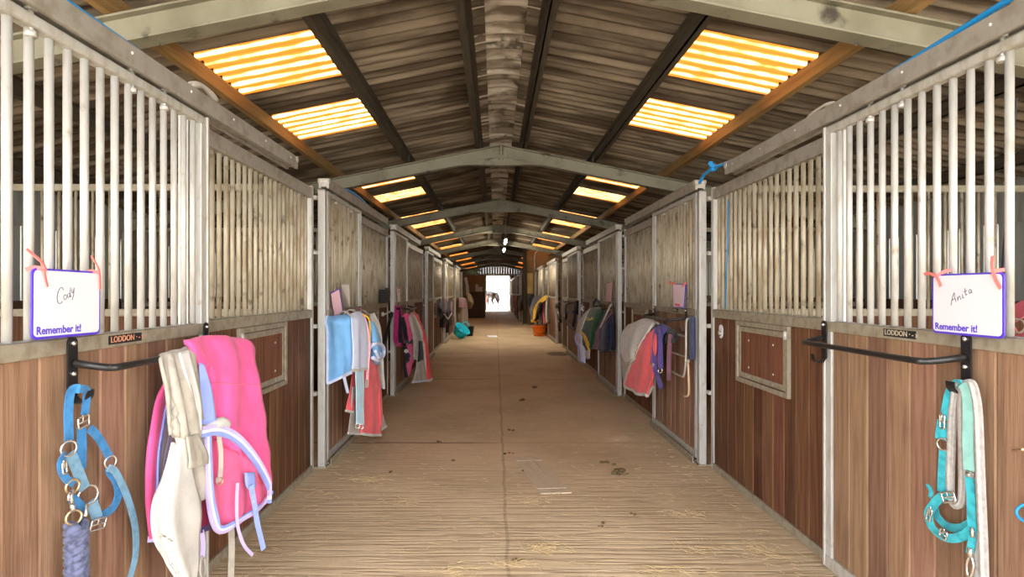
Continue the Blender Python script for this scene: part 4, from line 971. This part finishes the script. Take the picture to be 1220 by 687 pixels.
# ------------------------------------------------------------------ right, second door
t = D2(P(760, 470, 1.5), 'off-white rug draped as a hood over the second right rack, salmon red below', 'horse rug')
o, G = C2('white_hood', f_white, t, [[(752, 392, 1.62), (768, 386, 1.62), (787.5, 389, 1.60)], [(750, 387, 1.55), (768, 380, 1.56), (783, 384, 1.56)], [(744, 394, 1.48), (762, 386, 1.48), (778, 388, 1.50)], [(740.5, 405, 1.44), (754, 404, 1.42), (772, 397, 1.46)], [(741, 420, 1.43), (751, 418, 1.40), (764, 408, 1.42)], [(748, 432, 1.43), (753, 432, 1.41), (759, 420, 1.42)]], fold=.012, nf=2, th=.02, seed=3, nu=22, nv=26, edges='b', em=f_cream)
m = MB()
for a, b in ((767, 389), (748, 420)): m.ring(P(a, b, 1.425 if b > 400 else 1.455), .018, .003, (1, .7, .2))
m.build('embroidered_ring', f_grey, o)
C2('white_lower', f_cream, t, [[(739.6, 422, 1.47), (748, 430, 1.44)], [(741, 440, 1.48), (751, 441, 1.45)], [(743, 456, 1.49), (750, 452, 1.46)]], th=.015, fold=.008, nf=1)
o, G = C2('red_sheet', f_coral, t, [[(766, 402, 1.45), (773, 397, 1.46), (781, 391, 1.50)], [(759, 413, 1.425), (770, 412, 1.43), (783, 408, 1.47)], [(754, 432, 1.43), (768, 434, 1.43), (781, 430, 1.47)], [(749, 446, 1.44), (765, 452, 1.44), (780, 446, 1.47)], [(745, 459, 1.45), (760, 468, 1.44), (772, 470, 1.46)]], fold=.012, nf=2, th=.016, seed=7, nu=22, nv=26, edges='lb', em=f_white, ew=.03)
C2('red_corner', f_coral, t, [[(779, 400, 1.52), (787, 408, 1.54)], [(778, 430, 1.50), (787, 428, 1.54)], [(776, 452, 1.49), (779, 448, 1.50)], [(770, 472, 1.47), (778, 460, 1.49)]], fold=.006, nf=1, th=.014, edges='b', em=f_white, ew=.02)
C2('seam_patch', f_pinkl, t, [[(765, 405, 1.425), (776, 403, 1.455)], [(763, 410, 1.42), (775, 409, 1.45)]], th=.006, nu=6, nv=5, wr=0)
t = D2(P(785, 460, 1.5), 'purple webbing headcollar hanging over the salmon red rug', 'headcollar', 'headcollar')
for pts, w_ in (([(783, 390, 1.50), (780.5, 405, 1.47), (780, 425, 1.455), (781.5, 442, 1.45), (788, 462, 1.45)], .05), ([(784, 389, 1.50), (786.5, 402, 1.48), (787, 425, 1.47), (787.5, 440, 1.465)], .045), ([(790, 392, 1.53), (785, 410, 1.49), (779, 420, 1.46), (777, 434, 1.45)], .04), ([(784, 390, 1.52), (790, 389, 1.54), (794, 394, 1.55)], .05)):
    S2('strap', f_purp, t, pts, w_, .007, (1, .9, 0))
m = MB().ring(P(786.5, 441, 1.455), .022, .005, (1, .8, 0)).tube([P(776, 433, 1.44), P(779, 435, 1.44)], .014, 6); m.build('buckle', chrome, t)
t = D2(P(797, 452, 1.56), 'charcoal bridle straps bunched right of the purple headcollar', 'bridle', 'bridle')
for pts in ([(791, 391, 1.57), (798, 393, 1.56), (805, 400, 1.56), (802, 406, 1.56), (796, 402, 1.56)], [(793, 393, 1.56), (790, 408, 1.54), (786, 420, 1.53)], [(799, 398, 1.55), (797.5, 420, 1.55), (797, 440, 1.55), (797.5, 453, 1.55)], [(795, 390, 1.57), (797, 398, 1.55), (793, 408, 1.55)]):
    S2('strap', f_plum if pts[0][0] == 799 else f_dark, t, pts, .04, .010, (1, .9, 0))
t = D2(P(810, 446, 1.6), 'empty wire rack bent from rods hanging on the second right door', 'wire rack', 'wire_rack')
m = MB()
for pts in ([(821.5, 379, 1.66), (818, 382, 1.62), (817.5, 400, 1.61), (817, 430, 1.60), (815, 445.5, 1.60), (812, 448, 1.60), (798, 441, 1.60)], [(800, 419.5, 1.62), (816.5, 424.5, 1.61)], [(802, 397, 1.64), (817.5, 401, 1.62)]):
    m.tube(spline([P(*p) for p in pts], 24), .009, 7)
m.build('wire_rods', galv, t)
t = D2(P(823, 428, 1.67), 'narrow navy padded slab hanging against the first right post', 'pad', 'girth_pad')
C2('pad', fabric('slate_navy', (.06, .075, .14)), t, [[(822, 378, 1.685), (825.7, 377, 1.655)], [(822, 403, 1.68), (825.7, 403, 1.65)], [(822, 427, 1.68), (825.7, 428, 1.65)]], th=.03, nu=6, nv=8, wr=.002)
t = D2(P(818, 472, 1.63), 'bent cream stick hanging under the wire rack', 'stick', 'hook_stick')
MB().tube(spline([P(819.5, 430, 1.62), P(820.5, 450, 1.62), P(820.8, 466, 1.62), P(819.5, 471, 1.62), P(815.5, 471.5, 1.62)], 20), .009, 7).build('stick', mat('cane', (.62, .42, .26), .6), t)
MB().ball(P(819.5, 430, 1.615), .018, 8).tube([P(819.5, 430, 1.615), P(819.5, 424, 1.715)], .005, 6).build('knot', f_cream, t)
t, q = card(RS, None, 'pale pink board with purple rim on the second right door bars', [(802, 338, 1.665), (817.5, 338, 1.665), (815.3, 366.5, 1.665), (802.8, 366, 1.665)], 0, purple, mat('pale_pink_board', (.80, .62, .68), .5), [(.15, .14, .55, .12)])
for i, pts in enumerate(([(797, 336, 1.68), (802, 338, 1.655), (805, 337, 1.65)], [(813, 341, 1.655), (816, 338, 1.65), (818, 336, 1.665)])): S2('tape_tie', coral, t, pts, .02, .003, (1, .5, 0))

# ------------------------------------------------------------------ right, third door
t = D2(P(700, 420, 1.45), 'bottle green rug with yellow trim and embroidery on the third right rack', 'horse rug')
C2('sheet', f_green, t, [[(704, 368, 1.62), (712, 366, 1.62), (719, 368, 1.62)], [(700, 374, 1.50), (709, 368, 1.52), (717, 370, 1.55)], [(695, 386, 1.42), (704, 383, 1.43), (713, 382, 1.49)], [(692, 396, 1.38), (701, 398, 1.40), (709, 396, 1.46)], [(696, 408, 1.40), (702, 410, 1.41), (707, 406, 1.45)], [(698, 416, 1.41), (702, 417, 1.42), (705, 414, 1.44)]], th=.02, fold=.012, nf=2, seed=4, nu=20, nv=26)
for pts in ([(691, 394, 1.355), (697, 400, 1.37), (702, 411, 1.385)], [(695, 399, 1.37), (700, 412, 1.385), (702, 417, 1.395)]): S2('yellow_trim', f_yel, t, pts, .03, .01, (1, .9, 0))
m = MB()
for i in range(5): m.tube([P(699 + 1.6 * i, 381 + (i % 2), 1.395 + .012 * i), P(700.2 + 1.6 * i, 378 + (i % 3), 1.395 + .012 * i)], .009, 6)
m.build('embroidery', mat('gold_thread', (.5, .42, .12), .6), t)
C2('white_band', f_white, t, [[(703, 367.5, 1.57), (706, 366.5, 1.60)], [(695, 376, 1.44), (700, 373, 1.48)], [(687.5, 391, 1.34), (693, 391, 1.37)], [(686.5, 396, 1.33), (690, 398, 1.36)]], th=.025, fold=.008, nf=1)
t = D2(P(696, 432, 1.4), 'white and blue checked rug hanging lowest under the green rug', 'horse rug')
C2('sheet', f_pale, t, [[(699, 373, 1.53), (704, 372, 1.56)], [(687, 396, 1.36), (694, 400, 1.38)], [(687, 407, 1.37), (693, 410, 1.39)], [(690, 415, 1.39), (697, 418, 1.42)], [(691, 428, 1.39), (696, 432, 1.42)]], th=.02, fold=.015, nf=1.5, edges='lb', em=f_blue, ew=.02)
C2('tail', f_white, t, [[(699, 416, 1.43), (703, 414, 1.45)], [(698, 424, 1.43), (702.5, 424, 1.45)], [(700, 427, 1.44), (702, 426, 1.45)]], th=.015, nu=6, nv=8, edges='b', em=f_blue, ew=.02)
t = D2(P(708, 416, 1.5), 'dull plum rug hanging right of the green rug', 'horse rug')
C2('sheet', f_plum, t, [[(710, 372, 1.60), (717, 372, 1.60)], [(709, 384, 1.50), (716, 384, 1.53)], [(706, 402, 1.48), (714.5, 402, 1.52)], [(704, 414, 1.48), (713, 416, 1.52)]], th=.03, fold=.015, nf=1.5)
t = D2(P(722, 416, 1.58), 'dark navy rug with pale straps hanging by the second right post', 'horse rug')
C2('sheet', f_navy, t, [[(717, 372, 1.61), (723, 369, 1.63), (728, 371, 1.64)], [(716, 388, 1.54), (723, 386, 1.56), (729.5, 386, 1.61)], [(714.5, 404, 1.53), (722, 404, 1.55), (730, 402, 1.61)], [(714.5, 415, 1.53), (722, 417, 1.56), (730, 415, 1.61)]], th=.035, fold=.012, nf=1.5, edges='b', em=f_dark, ew=.05)
for pts in ([(728, 362, 1.60), (722, 375, 1.53), (715, 390, 1.49)], [(729, 372, 1.58), (720, 383, 1.525), (712, 394, 1.48), (707, 399, 1.45)]): S2('pale_strap', f_grey if pts[0][0] == 728 else f_plum, t, pts, .025, .008, (1, .9, 0))
t, q = card(RS, None, 'narrow dull pink card on the third right door bars', [(723, 338, 1.675), (729.5, 336, 1.675), (728, 359, 1.675), (722.5, 359, 1.675)], 0, pinkcard, pinkcard, [])
t = D2(P(711, 366, 1.6), 'navy strap loop above the green rug', 'strap', 'strap_loop')
S2('loop', f_navy, t, [(707, 367, 1.6), (708, 360, 1.63), (711, 357, 1.65), (713, 361, 1.65), (713, 367, 1.62)], .04, .01, (1, .9, 0))
t = D2(P(695, 370, 1.75), 'round white plate on the dark boards above the white banded green rug', 'catch', 'door_catch')
MB().tube([P(695, 367.5, 1.782), P(695, 367.5, 1.765)], .05, 14).build('plate', white, t); MB().ring(P(695, 367.5, 1.76), .025, .006).build('catch_ring', chrome, t)

# ------------------------------------------------------------------ right, further on
t = D2(P(680, 392, 1.6), 'dark bridle straps looped on the fourth right rack', 'bridle', 'bridle')
for i, pts in enumerate(([(687, 372, 1.62), (682, 371, 1.56), (676, 372, 1.55), (675, 383, 1.54), (682, 391, 1.55), (688, 392, 1.6)], [(675, 362, 1.66), (674, 378, 1.6), (676, 386, 1.56)], [(684, 360, 1.66), (685, 376, 1.62), (683, 390, 1.58)], [(688, 358, 1.66), (687.5, 375, 1.64)])):
    S2('strap', (f_dark, f_navy, f_navy, f_dark)[i], t, pts, .06, .015, (1, .9, 0))
t = D2(P(665, 384, 1.6), 'black pole leaning across the gap before the orange bucket', 'pole', 'lunge_pole')
MB().tube([P(662.5, 363, 1.68), P(668, 383, 1.68)], .035, 8).build('shaft', black, t)
MB().tube([P(662.5, 363, 1.68), P(663.6, 367, 1.68)], .042, 8).build('grip', rubber, t)
MB().tube([P(662.6, 364, 1.68), (1.72, 15.97, 1.10)], .012, 6).build('holder', galv, t)
t = thing('bucket', (1.43, 18.6, 0), 'bright orange bucket on the floor under the right hanging ropes', 'bucket')
orange = mat('orange_plastic', (.95, .19, .012), .4)
MB().lathe([(0, .004), (.17, .004), (.20, .15), (.222, .33), (.236, .335), (.236, .315), (.225, .31), (.205, .14), (.15, .02), (0, .02)], (1.43, 18.6, 0), 28).build('pail', orange, t)
m = MB()
for s_ in (-1, 1): m.ball((1.43 + .225 * s_, 18.6, .29), .025, 8)
m.build('ear', orange, t); MB().tube(spline([(1.655, 18.6, .29), (1.66, 18.5, .2), (1.56, 18.38, .12), (1.43, 18.37, .10), (1.3, 18.4, .14), (1.205, 18.55, .27), (1.205, 18.6, .29)], 24), .006, 6).build('bail_handle', rubber, t)
t = D2(P(640, 378, 1.4), 'black rug with yellow edging hung above the orange bucket', 'horse rug')
C2('sheet', f_dark, t, [[(637, 353, 1.60), (641, 352, 1.62), (646, 354, 1.64)], [(633.5, 362, 1.36), (638, 360, 1.40), (645, 361, 1.46)], [(632, 372, 1.28), (637, 370, 1.32), (642, 372, 1.42)], [(633, 381, 1.28), (637, 383, 1.30), (640, 380, 1.4)]], th=.05, fold=.03, nf=2, edges='b', em=f_yel, ew=.06)
S2('yellow_edging', f_yel, t, [(651, 354, 1.58), (644, 359, 1.45), (638, 368, 1.33), (636, 381, 1.25)], .14, .03, (1, .9, 0))
S2('orange_edging', fabric('orange_band', (.8, .25, .03)), t, [(648, 354, 1.58), (642, 360, 1.44), (637, 368, 1.31)], .08, .03, (1, .9, 0))
t = D2(P(649, 388, 1.55), 'bunch of black, white and red straps hung behind the orange bucket', 'strap bundle', 'strap_bundle')
for i in range(8):
    a = 641 + 1.8 * i
    S2('strap', (f_dark, f_white, f_dark, f_navy, f_red, f_dark, f_grey, f_dark)[i], t, [(a, 354, 1.62), (a - 1, 370, 1.55), (a - .5 + (i % 3), 384 + (i % 3), 1.5)], .07, .02, (1, .9, 0))
t = D2(P(628, 360, 1.3), 'navy coat hanging on the yellow end wall at the right', 'coat', 'coat')
C2('body', f_navy, t, [[(632, 351, 1.5), (636, 351, 1.64)], [(629.5, 357, 1.40), (634, 358, 1.55)], [(629, 364, 1.38), (632, 365, 1.48)]], th=.06, fold=.02, nf=1)
C2('sleeve', f_navy, t, [[(634, 352, 1.6), (637, 353, 1.66)], [(633, 360, 1.5), (636, 361, 1.6)]], th=.06, nu=6, nv=8)
# right end wall, its edge post and the farther row of stalls
wz = MB().box((1.37, 24.75, 1.36), (RX + EX, 24.85, 3.3)).box((1.38, 24.74, 1.36), (1.62, 24.75, 2.24), 1).box((1.37, 24.75, 0), (RX + EX, 24.85, 1.36), 2); struct(wz.build('wall_end', [tanb, yell_lit, ply]))
t = thing('stable_post', (1.27, 24.65, 0), 'dark timber post at the edge of the tan end wall', 'post')
MB().box((1.19, 24.6, .01), (1.36, 24.72, 3.3)).build('timber', mat('dark_timber', (.05, .035, .02), .7), t, bevel=.01); MB().box((1.16, 24.57, 0), (1.39, 24.75, .06)).build('foot', galv_b, t)
o = MB().tube(spline([(1.70, 24.60, 2.36), (1.70, 24.62, 2.8), (1.74, 24.62, 3.1), (1.9, 24.63, 3.22)], 18), .03, 8).build('conduit_pipe', galv, None, (1.7, 24.6, 2.36)); tag(o, 'grey conduit bending up the tan end wall on the right', 'pipe')
for k in range(4):
    y0 = 27.0 + 4.2 * k
    t = thing('stall_screen', (1.2, y0 + 2, 0), '%s barred stall front in the farther right row beyond the tan wall' % ordn[k], 'stall front', 'farther right stall fronts')
    MB().box((1.18, y0, .0), (1.24, y0 + 4.1, 1.24)).build('boards', wood_d, t)
    m = MB(); yy = y0 + .1
    while yy < y0 + 4.05: m.tube([(1.21, yy, 1.24), (1.21, yy, 2.24)], .014, 6); yy += .11
    m.build('bars', galv_d, t)
    m = MB().box((1.16, y0, 1.24), (1.25, y0 + 4.1, 1.31)).box((1.16, y0, 2.22), (1.25, y0 + 4.1, 2.34)).box((1.13, y0, 0), (1.26, y0 + .12, 2.34)); m.build('frame', galv, t)
for i, (a, b, X_, c_, lab) in enumerate(((608, 350, 1.1, f_pale, 'pale rug hung on the farther right row nearest the doorway'), (612.5, 352, 1.08, fabric('dusty_pink', (.55, .26, .2)), 'dusty pink rug hung on the farther right row'), (618, 352, 1.08, f_dark, 'dark rug hung on the farther right row next to the tan wall'))):
    t = D2(P(a, b + 20, X_), lab, 'horse rug')
    C2('sheet', c_, t, [[(a, b, X_ + .06), (a + 2.6, b, X_ + .08)], [(a - .6, b + 7, X_ - .05), (a + 2.6, b + 8, X_)], [(a, b + 17, X_ - .02), (a + 2.4, b + 18, X_ + .02)]], th=.06, fold=.03, nf=1.5)
    MB().box((X_ - .03, P(a, b, X_).y - .05, P(a, b, X_).z - .06), (X_ + .1, P(a, b, X_).y + .05, P(a, b, X_).z)).build('hanger', black, t)
for i, (x, y, z) in enumerate(((.30, 16.6, 2.88), (.33, 21.1, 2.96))):
    t = thing('tube_lamp', (x, y, z), ('nearer', 'farther')[i] + ' lit tube lamp hanging under the ridge', 'lamp', 'tube lamps')
    MB().tube([(x, y - .6, z), (x, y + .6, z)], .02, 10).build('lit_tube', tube_m, t); MB().box((x - .04, y - .65, z + .022), (x + .04, y + .65, z + .07)).build('batten', white, t)
    for q_ in (-.5, .5): MB().tube([(x, y + q_, z + .06), (x, y + q_, 3.5)], .004, 6).build('chain', galv, t)

# ------------------------------------------------------------------ floor: drain cover, straw, droppings
t = thing('drain_cover', (.36, 4.55, .002), 'flat slatted drain cover set in the floor right of the middle joint', 'drain cover')
fu = V((-.165, .90, 0)); ru = V((.225, .02, 0)); c0 = V((.325, 4.08, .001))
for i in range(3):
    a = c0 + ru * (i / 3 + .01); m = MB().prism([a, a + ru * .31, a + ru * .31 + fu, a + fu], (0, 0, .008)); m.build('slat', mat('worn_plank', (.56, .46, .33), .8, 0, (.44, .355, .25), 14, (2, 20, 1), .4, .7), t)
for f_ in (.12, .88): MB().prism([c0 + fu * f_ - V((0, .02, 0)) + ru * .03, c0 + fu * f_ - V((0, .02, 0)) + ru * .97, c0 + fu * f_ + V((0, .02, 0)) + ru * .97, c0 + fu * f_ + V((0, .02, 0)) + ru * .03], (0, 0, .011)).build('cross_strip', mat('worn_plank', (.40, .33, .24), .8), t)
o = MB().prism(rrect((-.09, 18.4, .004), (1, .1, 0), (-.1, 1, 0), .30, .62, .05), (0, 0, .006)).build('pale_floor_patch', white, None, (-.09, 18.4, .003)); tag(o, 'bright pale flat patch on the floor in the middle distance', 'sheet')  # thin white slab forming a bright patch on the floor
random.seed(3)
m = MB()
def straw(x, y, z, ln, r=.0011):
    a = random.uniform(0, math.pi); b = random.uniform(-.15, .25); c = random.uniform(-.25, .25)
    d = V((math.cos(a), math.sin(a), 0)); p = V((x, y, z)); n_ = V((-d.y, d.x, 0))
    m.strap(spline([p - d * ln / 2 + V((0, 0, .002)), p + n_ * c * ln * .5 + V((0, 0, max(.002, b * ln * .3))), p + d * ln / 2 + V((0, 0, .002))], 4), r * 2, r, (0, 0, 1))
for i in range(800):
    y = 2.6 + 9 * random.random() ** 1.9; x = random.uniform(-1.34, 1.64)
    if random.random() < .35: x = random.choice((-1.36 + abs(random.gauss(0, .12)), 1.66 - abs(random.gauss(0, .12))))
    straw(x, y, .001, random.uniform(.015, .075))
for (a, b, n_, sp) in ((-.98, 4.40, 130, .09), (.28, 3.22, 90, .07), (.12, 3.03, 60, .05), (1.25, 3.7, 60, .06), (.25, 3.95, 50, .07), (1.12, 3.2, 50, .1), (1.45, 3.15, 60, .1), (.9, 2.95, 50, .08), (-.2, 2.95, 50, .1), (-.7, 3.9, 50, .1)):
    for i in range(int(n_ * .55)): straw(a + random.gauss(0, sp), b + random.gauss(0, sp * .5), .001 + random.random() * .012, random.uniform(.03, .10))
o = m.build('scattered_straw', mat('straw', (.74, .58, .32), .7, 0, (.55, .42, .22), 20), None, (0, 4, 0)); tag(o, 'loose straw scattered over the concrete aisle floor', 'straw', None, 'stuff')
m = MB()
for (a, b, n_, r) in ((.995, 4.55, 9, .022), (.93, 4.80, 4, .016), (-.83, 4.6, 3, .01), (.66, 3.55, 3, .012), (.18, 5.95, 3, .014), (.13, 5.1, 3, .014), (.9, 3.7, 3, .01), (.1, 3.08, 4, .010), (-.35, 4.9, 3, .01), (.35, 7.6, 5, .02), (.6, 8.6, 5, .02), (-.55, 5.5, 3, .012), (.25, 4.6, 3, .01)):
    for i in range(n_):
        rr = r * random.uniform(.5, 1.1); m.ball((a + random.gauss(0, r * 1.6), b + random.gauss(0, r * 1.6), rr * .5), (rr * 1.2, rr, rr * .7), 8)
o = m.build('dung_crumbs', mat('dung', (.10, .065, .03), .9, 0, (.16, .11, .05), 60), None, (0, 4, 0)); tag(o, 'dark crumbs of dung scattered on the aisle floor', 'dung', None, 'stuff')

# ------------------------------------------------------------------ the horse by the far doorway and the yard outside
def skin(name, verts, edges, radii, m, parent=None, sub=2, origin=(0, 0, 0), rot=0.):
    off = wloc(parent) if parent is not None else V((0, 0, 0)); R = Matrix.Rotation(rot, 3, 'Z')
    me = bpy.data.meshes.new(name); me.from_pydata([V(origin) + R @ V(v) - off for v in verts], edges, []); o = bpy.data.objects.new(name, me); COL.objects.link(o)
    if parent is not None: o.parent = parent
    s_ = o.modifiers.new('skin', 'SKIN'); s_.use_smooth_shade = True
    for i, r in enumerate(radii): me.skin_vertices[0].data[i].radius = (r, r) if not isinstance(r, tuple) else r
    me.skin_vertices[0].data[0].use_root = True
    q_ = o.modifiers.new('sub', 'SUBSURF'); q_.levels = sub; q_.render_levels = sub; me.materials.append(m); return o
HO = (-.42, 46.0, -.06); HR = math.radians(128)
t = thing('horse', HO, 'dark horse standing outside by the far doorway', 'horse')
coat = mat('bay_coat', (.014, .009, .005), .5, 0, (.009, .006, .003), 6)
vs = [(-.05, 0, 1.10), (-.35, 0, 1.14), (-.62, 0, 1.16), (-.76, 0, 1.10), (.3, 0, 1.10), (.58, 0, 1.12), (.80, 0, 1.34), (1.02, 0, 1.52), (1.14, 0, 1.56), (1.34, 0, 1.36), (1.46, 0, 1.22)]
es = [(0, 1), (1, 2), (2, 3), (0, 4), (4, 5), (5, 6), (6, 7), (7, 8), (8, 9), (9, 10)]; rs = [(.29, .30), (.29, .29), (.28, .28), (.16, .18), (.27, .31), (.22, .29), (.13, .20), (.09, .13), (.10, .12), (.075, .085), (.06, .06)]
for sy in (-1, 1):
    b0 = len(vs); f_ = .10 * sy
    vs += [(-.58, .14 * sy, .92), (-.50 + f_, .15 * sy, .70), (-.70 + f_, .15 * sy, .47), (-.66 + f_, .15 * sy, .16), (-.60 + f_, .15 * sy, .04)]; es += [(2, b0), (b0, b0 + 1), (b0 + 1, b0 + 2), (b0 + 2, b0 + 3), (b0 + 3, b0 + 4)]; rs += [.16, .10, .058, .045, .06]
    b0 = len(vs)
    vs += [(.50, .14 * sy, .82), (.50 + f_ * .6, .15 * sy, .60), (.50 + f_ * .6, .15 * sy, .42), (.50 + f_ * .6, .15 * sy, .15), (.55 + f_ * .6, .15 * sy, .04)]; es += [(5, b0), (b0, b0 + 1), (b0 + 1, b0 + 2), (b0 + 2, b0 + 3), (b0 + 3, b0 + 4)]; rs += [.12, .075, .055, .042, .06]
HS = 1.14
vs = [tuple(q * HS for q in v) for v in vs]; rs = [tuple(q * HS for q in r) if isinstance(r, tuple) else r * HS for r in rs]
skin('body', vs, es, rs, coat, t, 2, HO, HR)
R_ = Matrix.Rotation(HR, 3, 'Z'); hp = lambda *v: V(HO) + R_ @ V(v) * HS
hair = mat('dark_mane', (.02, .014, .01), .6)
MB().tube([hp(-.88, 0, 1.18), hp(-.98, 0, 1.0), hp(-1.0, 0, .7), hp(-.98, 0, .42)], [.05, .07, .075, .02], 8).build('tail', hair, t)
MB().tube([hp(1.12, 0, 1.68), hp(.95, 0, 1.66), hp(.76, 0, 1.52), hp(.62, 0, 1.40)], [.03, .05, .05, .02], 8).build('mane', hair, t)
for sy in (-1, 1): MB().tube([hp(1.10, .06 * sy, 1.64), hp(1.11, .085 * sy, 1.74), hp(1.12, .08 * sy, 1.80)], [.035, .03, .006], 6).build('ear', coat, t)
for sy in (-1, 1): MB().ball(hp(1.22, .085 * sy, 1.52), .022, 8).build('eye', hair, t)
m = MB()
for d_ in (1.30, 1.40): m.ring(hp(d_, 0, 1.39 - (d_ - 1.3)), .10, .012, R_ @ V((.75, 0, -.65)))
m.build('headcollar_band', f_red, t)
t = thing('rail_rugs', (-.78, 43.2, 0), 'red rug hung on a rail left of the far doorway', 'horse rug')
C2('sheet', f_red, t, [[(577.5, 351, -.82), (580, 350, -.68)], [(577.5, 357, -.80), (580, 357, -.66)], [(578, 363, -.80), (580, 362, -.68)]], th=.06, fold=.03, nf=1.5)
MB().box((-.80, 44.1, 1.2), (-.72, 44.3, 1.3)).build('bracket', black, t)
# trees beyond the yard
random.seed(11)
def tree(x, y, h, r, lab):
    t = thing('tree', (x, y, -.06), lab, 'tree', 'trees beyond the yard')
    MB().tube(spline([(x, y, -.06), (x + .1, y, h * .3), (x - .05, y, h * .6)], 10), [.22, .2, .18, .17, .16, .14, .12, .1, .08, .05], 8).build('trunk', mat('bark', (.10, .07, .045), .9), t)
    m = MB()
    for i in range(1600):
        d = V((random.gauss(0, 1), random.gauss(0, 1), random.gauss(0, 1))).normalized() * r * random.uniform(.55, 1.05)
        p = V((x, y, h * .62)) + V((d.x, d.y, d.z * h * .36 / r)); a = V((random.gauss(0, 1), random.gauss(0, 1), random.gauss(0, 1))).normalized(); b = a.orthogonal().normalized() * .16; a = a * .28
        m.add([p - a, p + b, p + a, p - b], [(0, 1, 2, 3)])
    m.build('foliage', mat('leaves', (.09, .19, .035), .6, 0, (.15, .26, .06), 3), t)
for a in ((-4.6, 62, 6.6, 2.9, 'leafy green tree at the left beyond the far doorway'), (5.6, 63, 6.4, 2.9, 'leafy green tree at the right beyond the far doorway')): tree(*a)
# ------------------------------------------------------------------ light, sky and camera
w = bpy.data.worlds.new('sky'); SC.world = w; w.use_nodes = True
nt = w.node_tree; bg = nt.nodes['Background']
bg.inputs['Color'].default_value = (.95, .97, 1, 1); bg.inputs['Strength'].default_value = 2.6
s = bpy.data.lights.new('sun', 'SUN'); s.energy = 9.0; s.angle = math.radians(2); s.color = (1, .95, .86)
so = bpy.data.objects.new('sun', s); COL.objects.link(so); so.rotation_euler = (math.radians(-42), math.radians(6), 0)
cam = bpy.data.cameras.new('camera'); co = bpy.data.objects.new('camera', cam); COL.objects.link(co)
co.location = (0, 0, H); co.rotation_euler = (math.radians(90), 0, 0)
cam.sensor_width = 36; cam.lens = F / 1220 * 36; cam.shift_x = (610 - CX) / 1220; cam.shift_y = (CY - 343.5) / 1220
cam.clip_start = .05; cam.clip_end = 500
SC.camera = co
SC.view_settings.view_transform = 'Standard'; SC.view_settings.look = 'None'; SC.view_settings.gamma = 1
SC.view_settings.exposure = 1.9
try: SC.view_settings.use_curve_mapping = False
except Exception: pass
c = SC.cycles
c.use_denoising = True; c.max_bounces = 12; c.diffuse_bounces = 6; c.transmission_bounces = 6; c.sample_clamp_indirect = 8; c.caustics_reflective = False; c.caustics_refractive = False
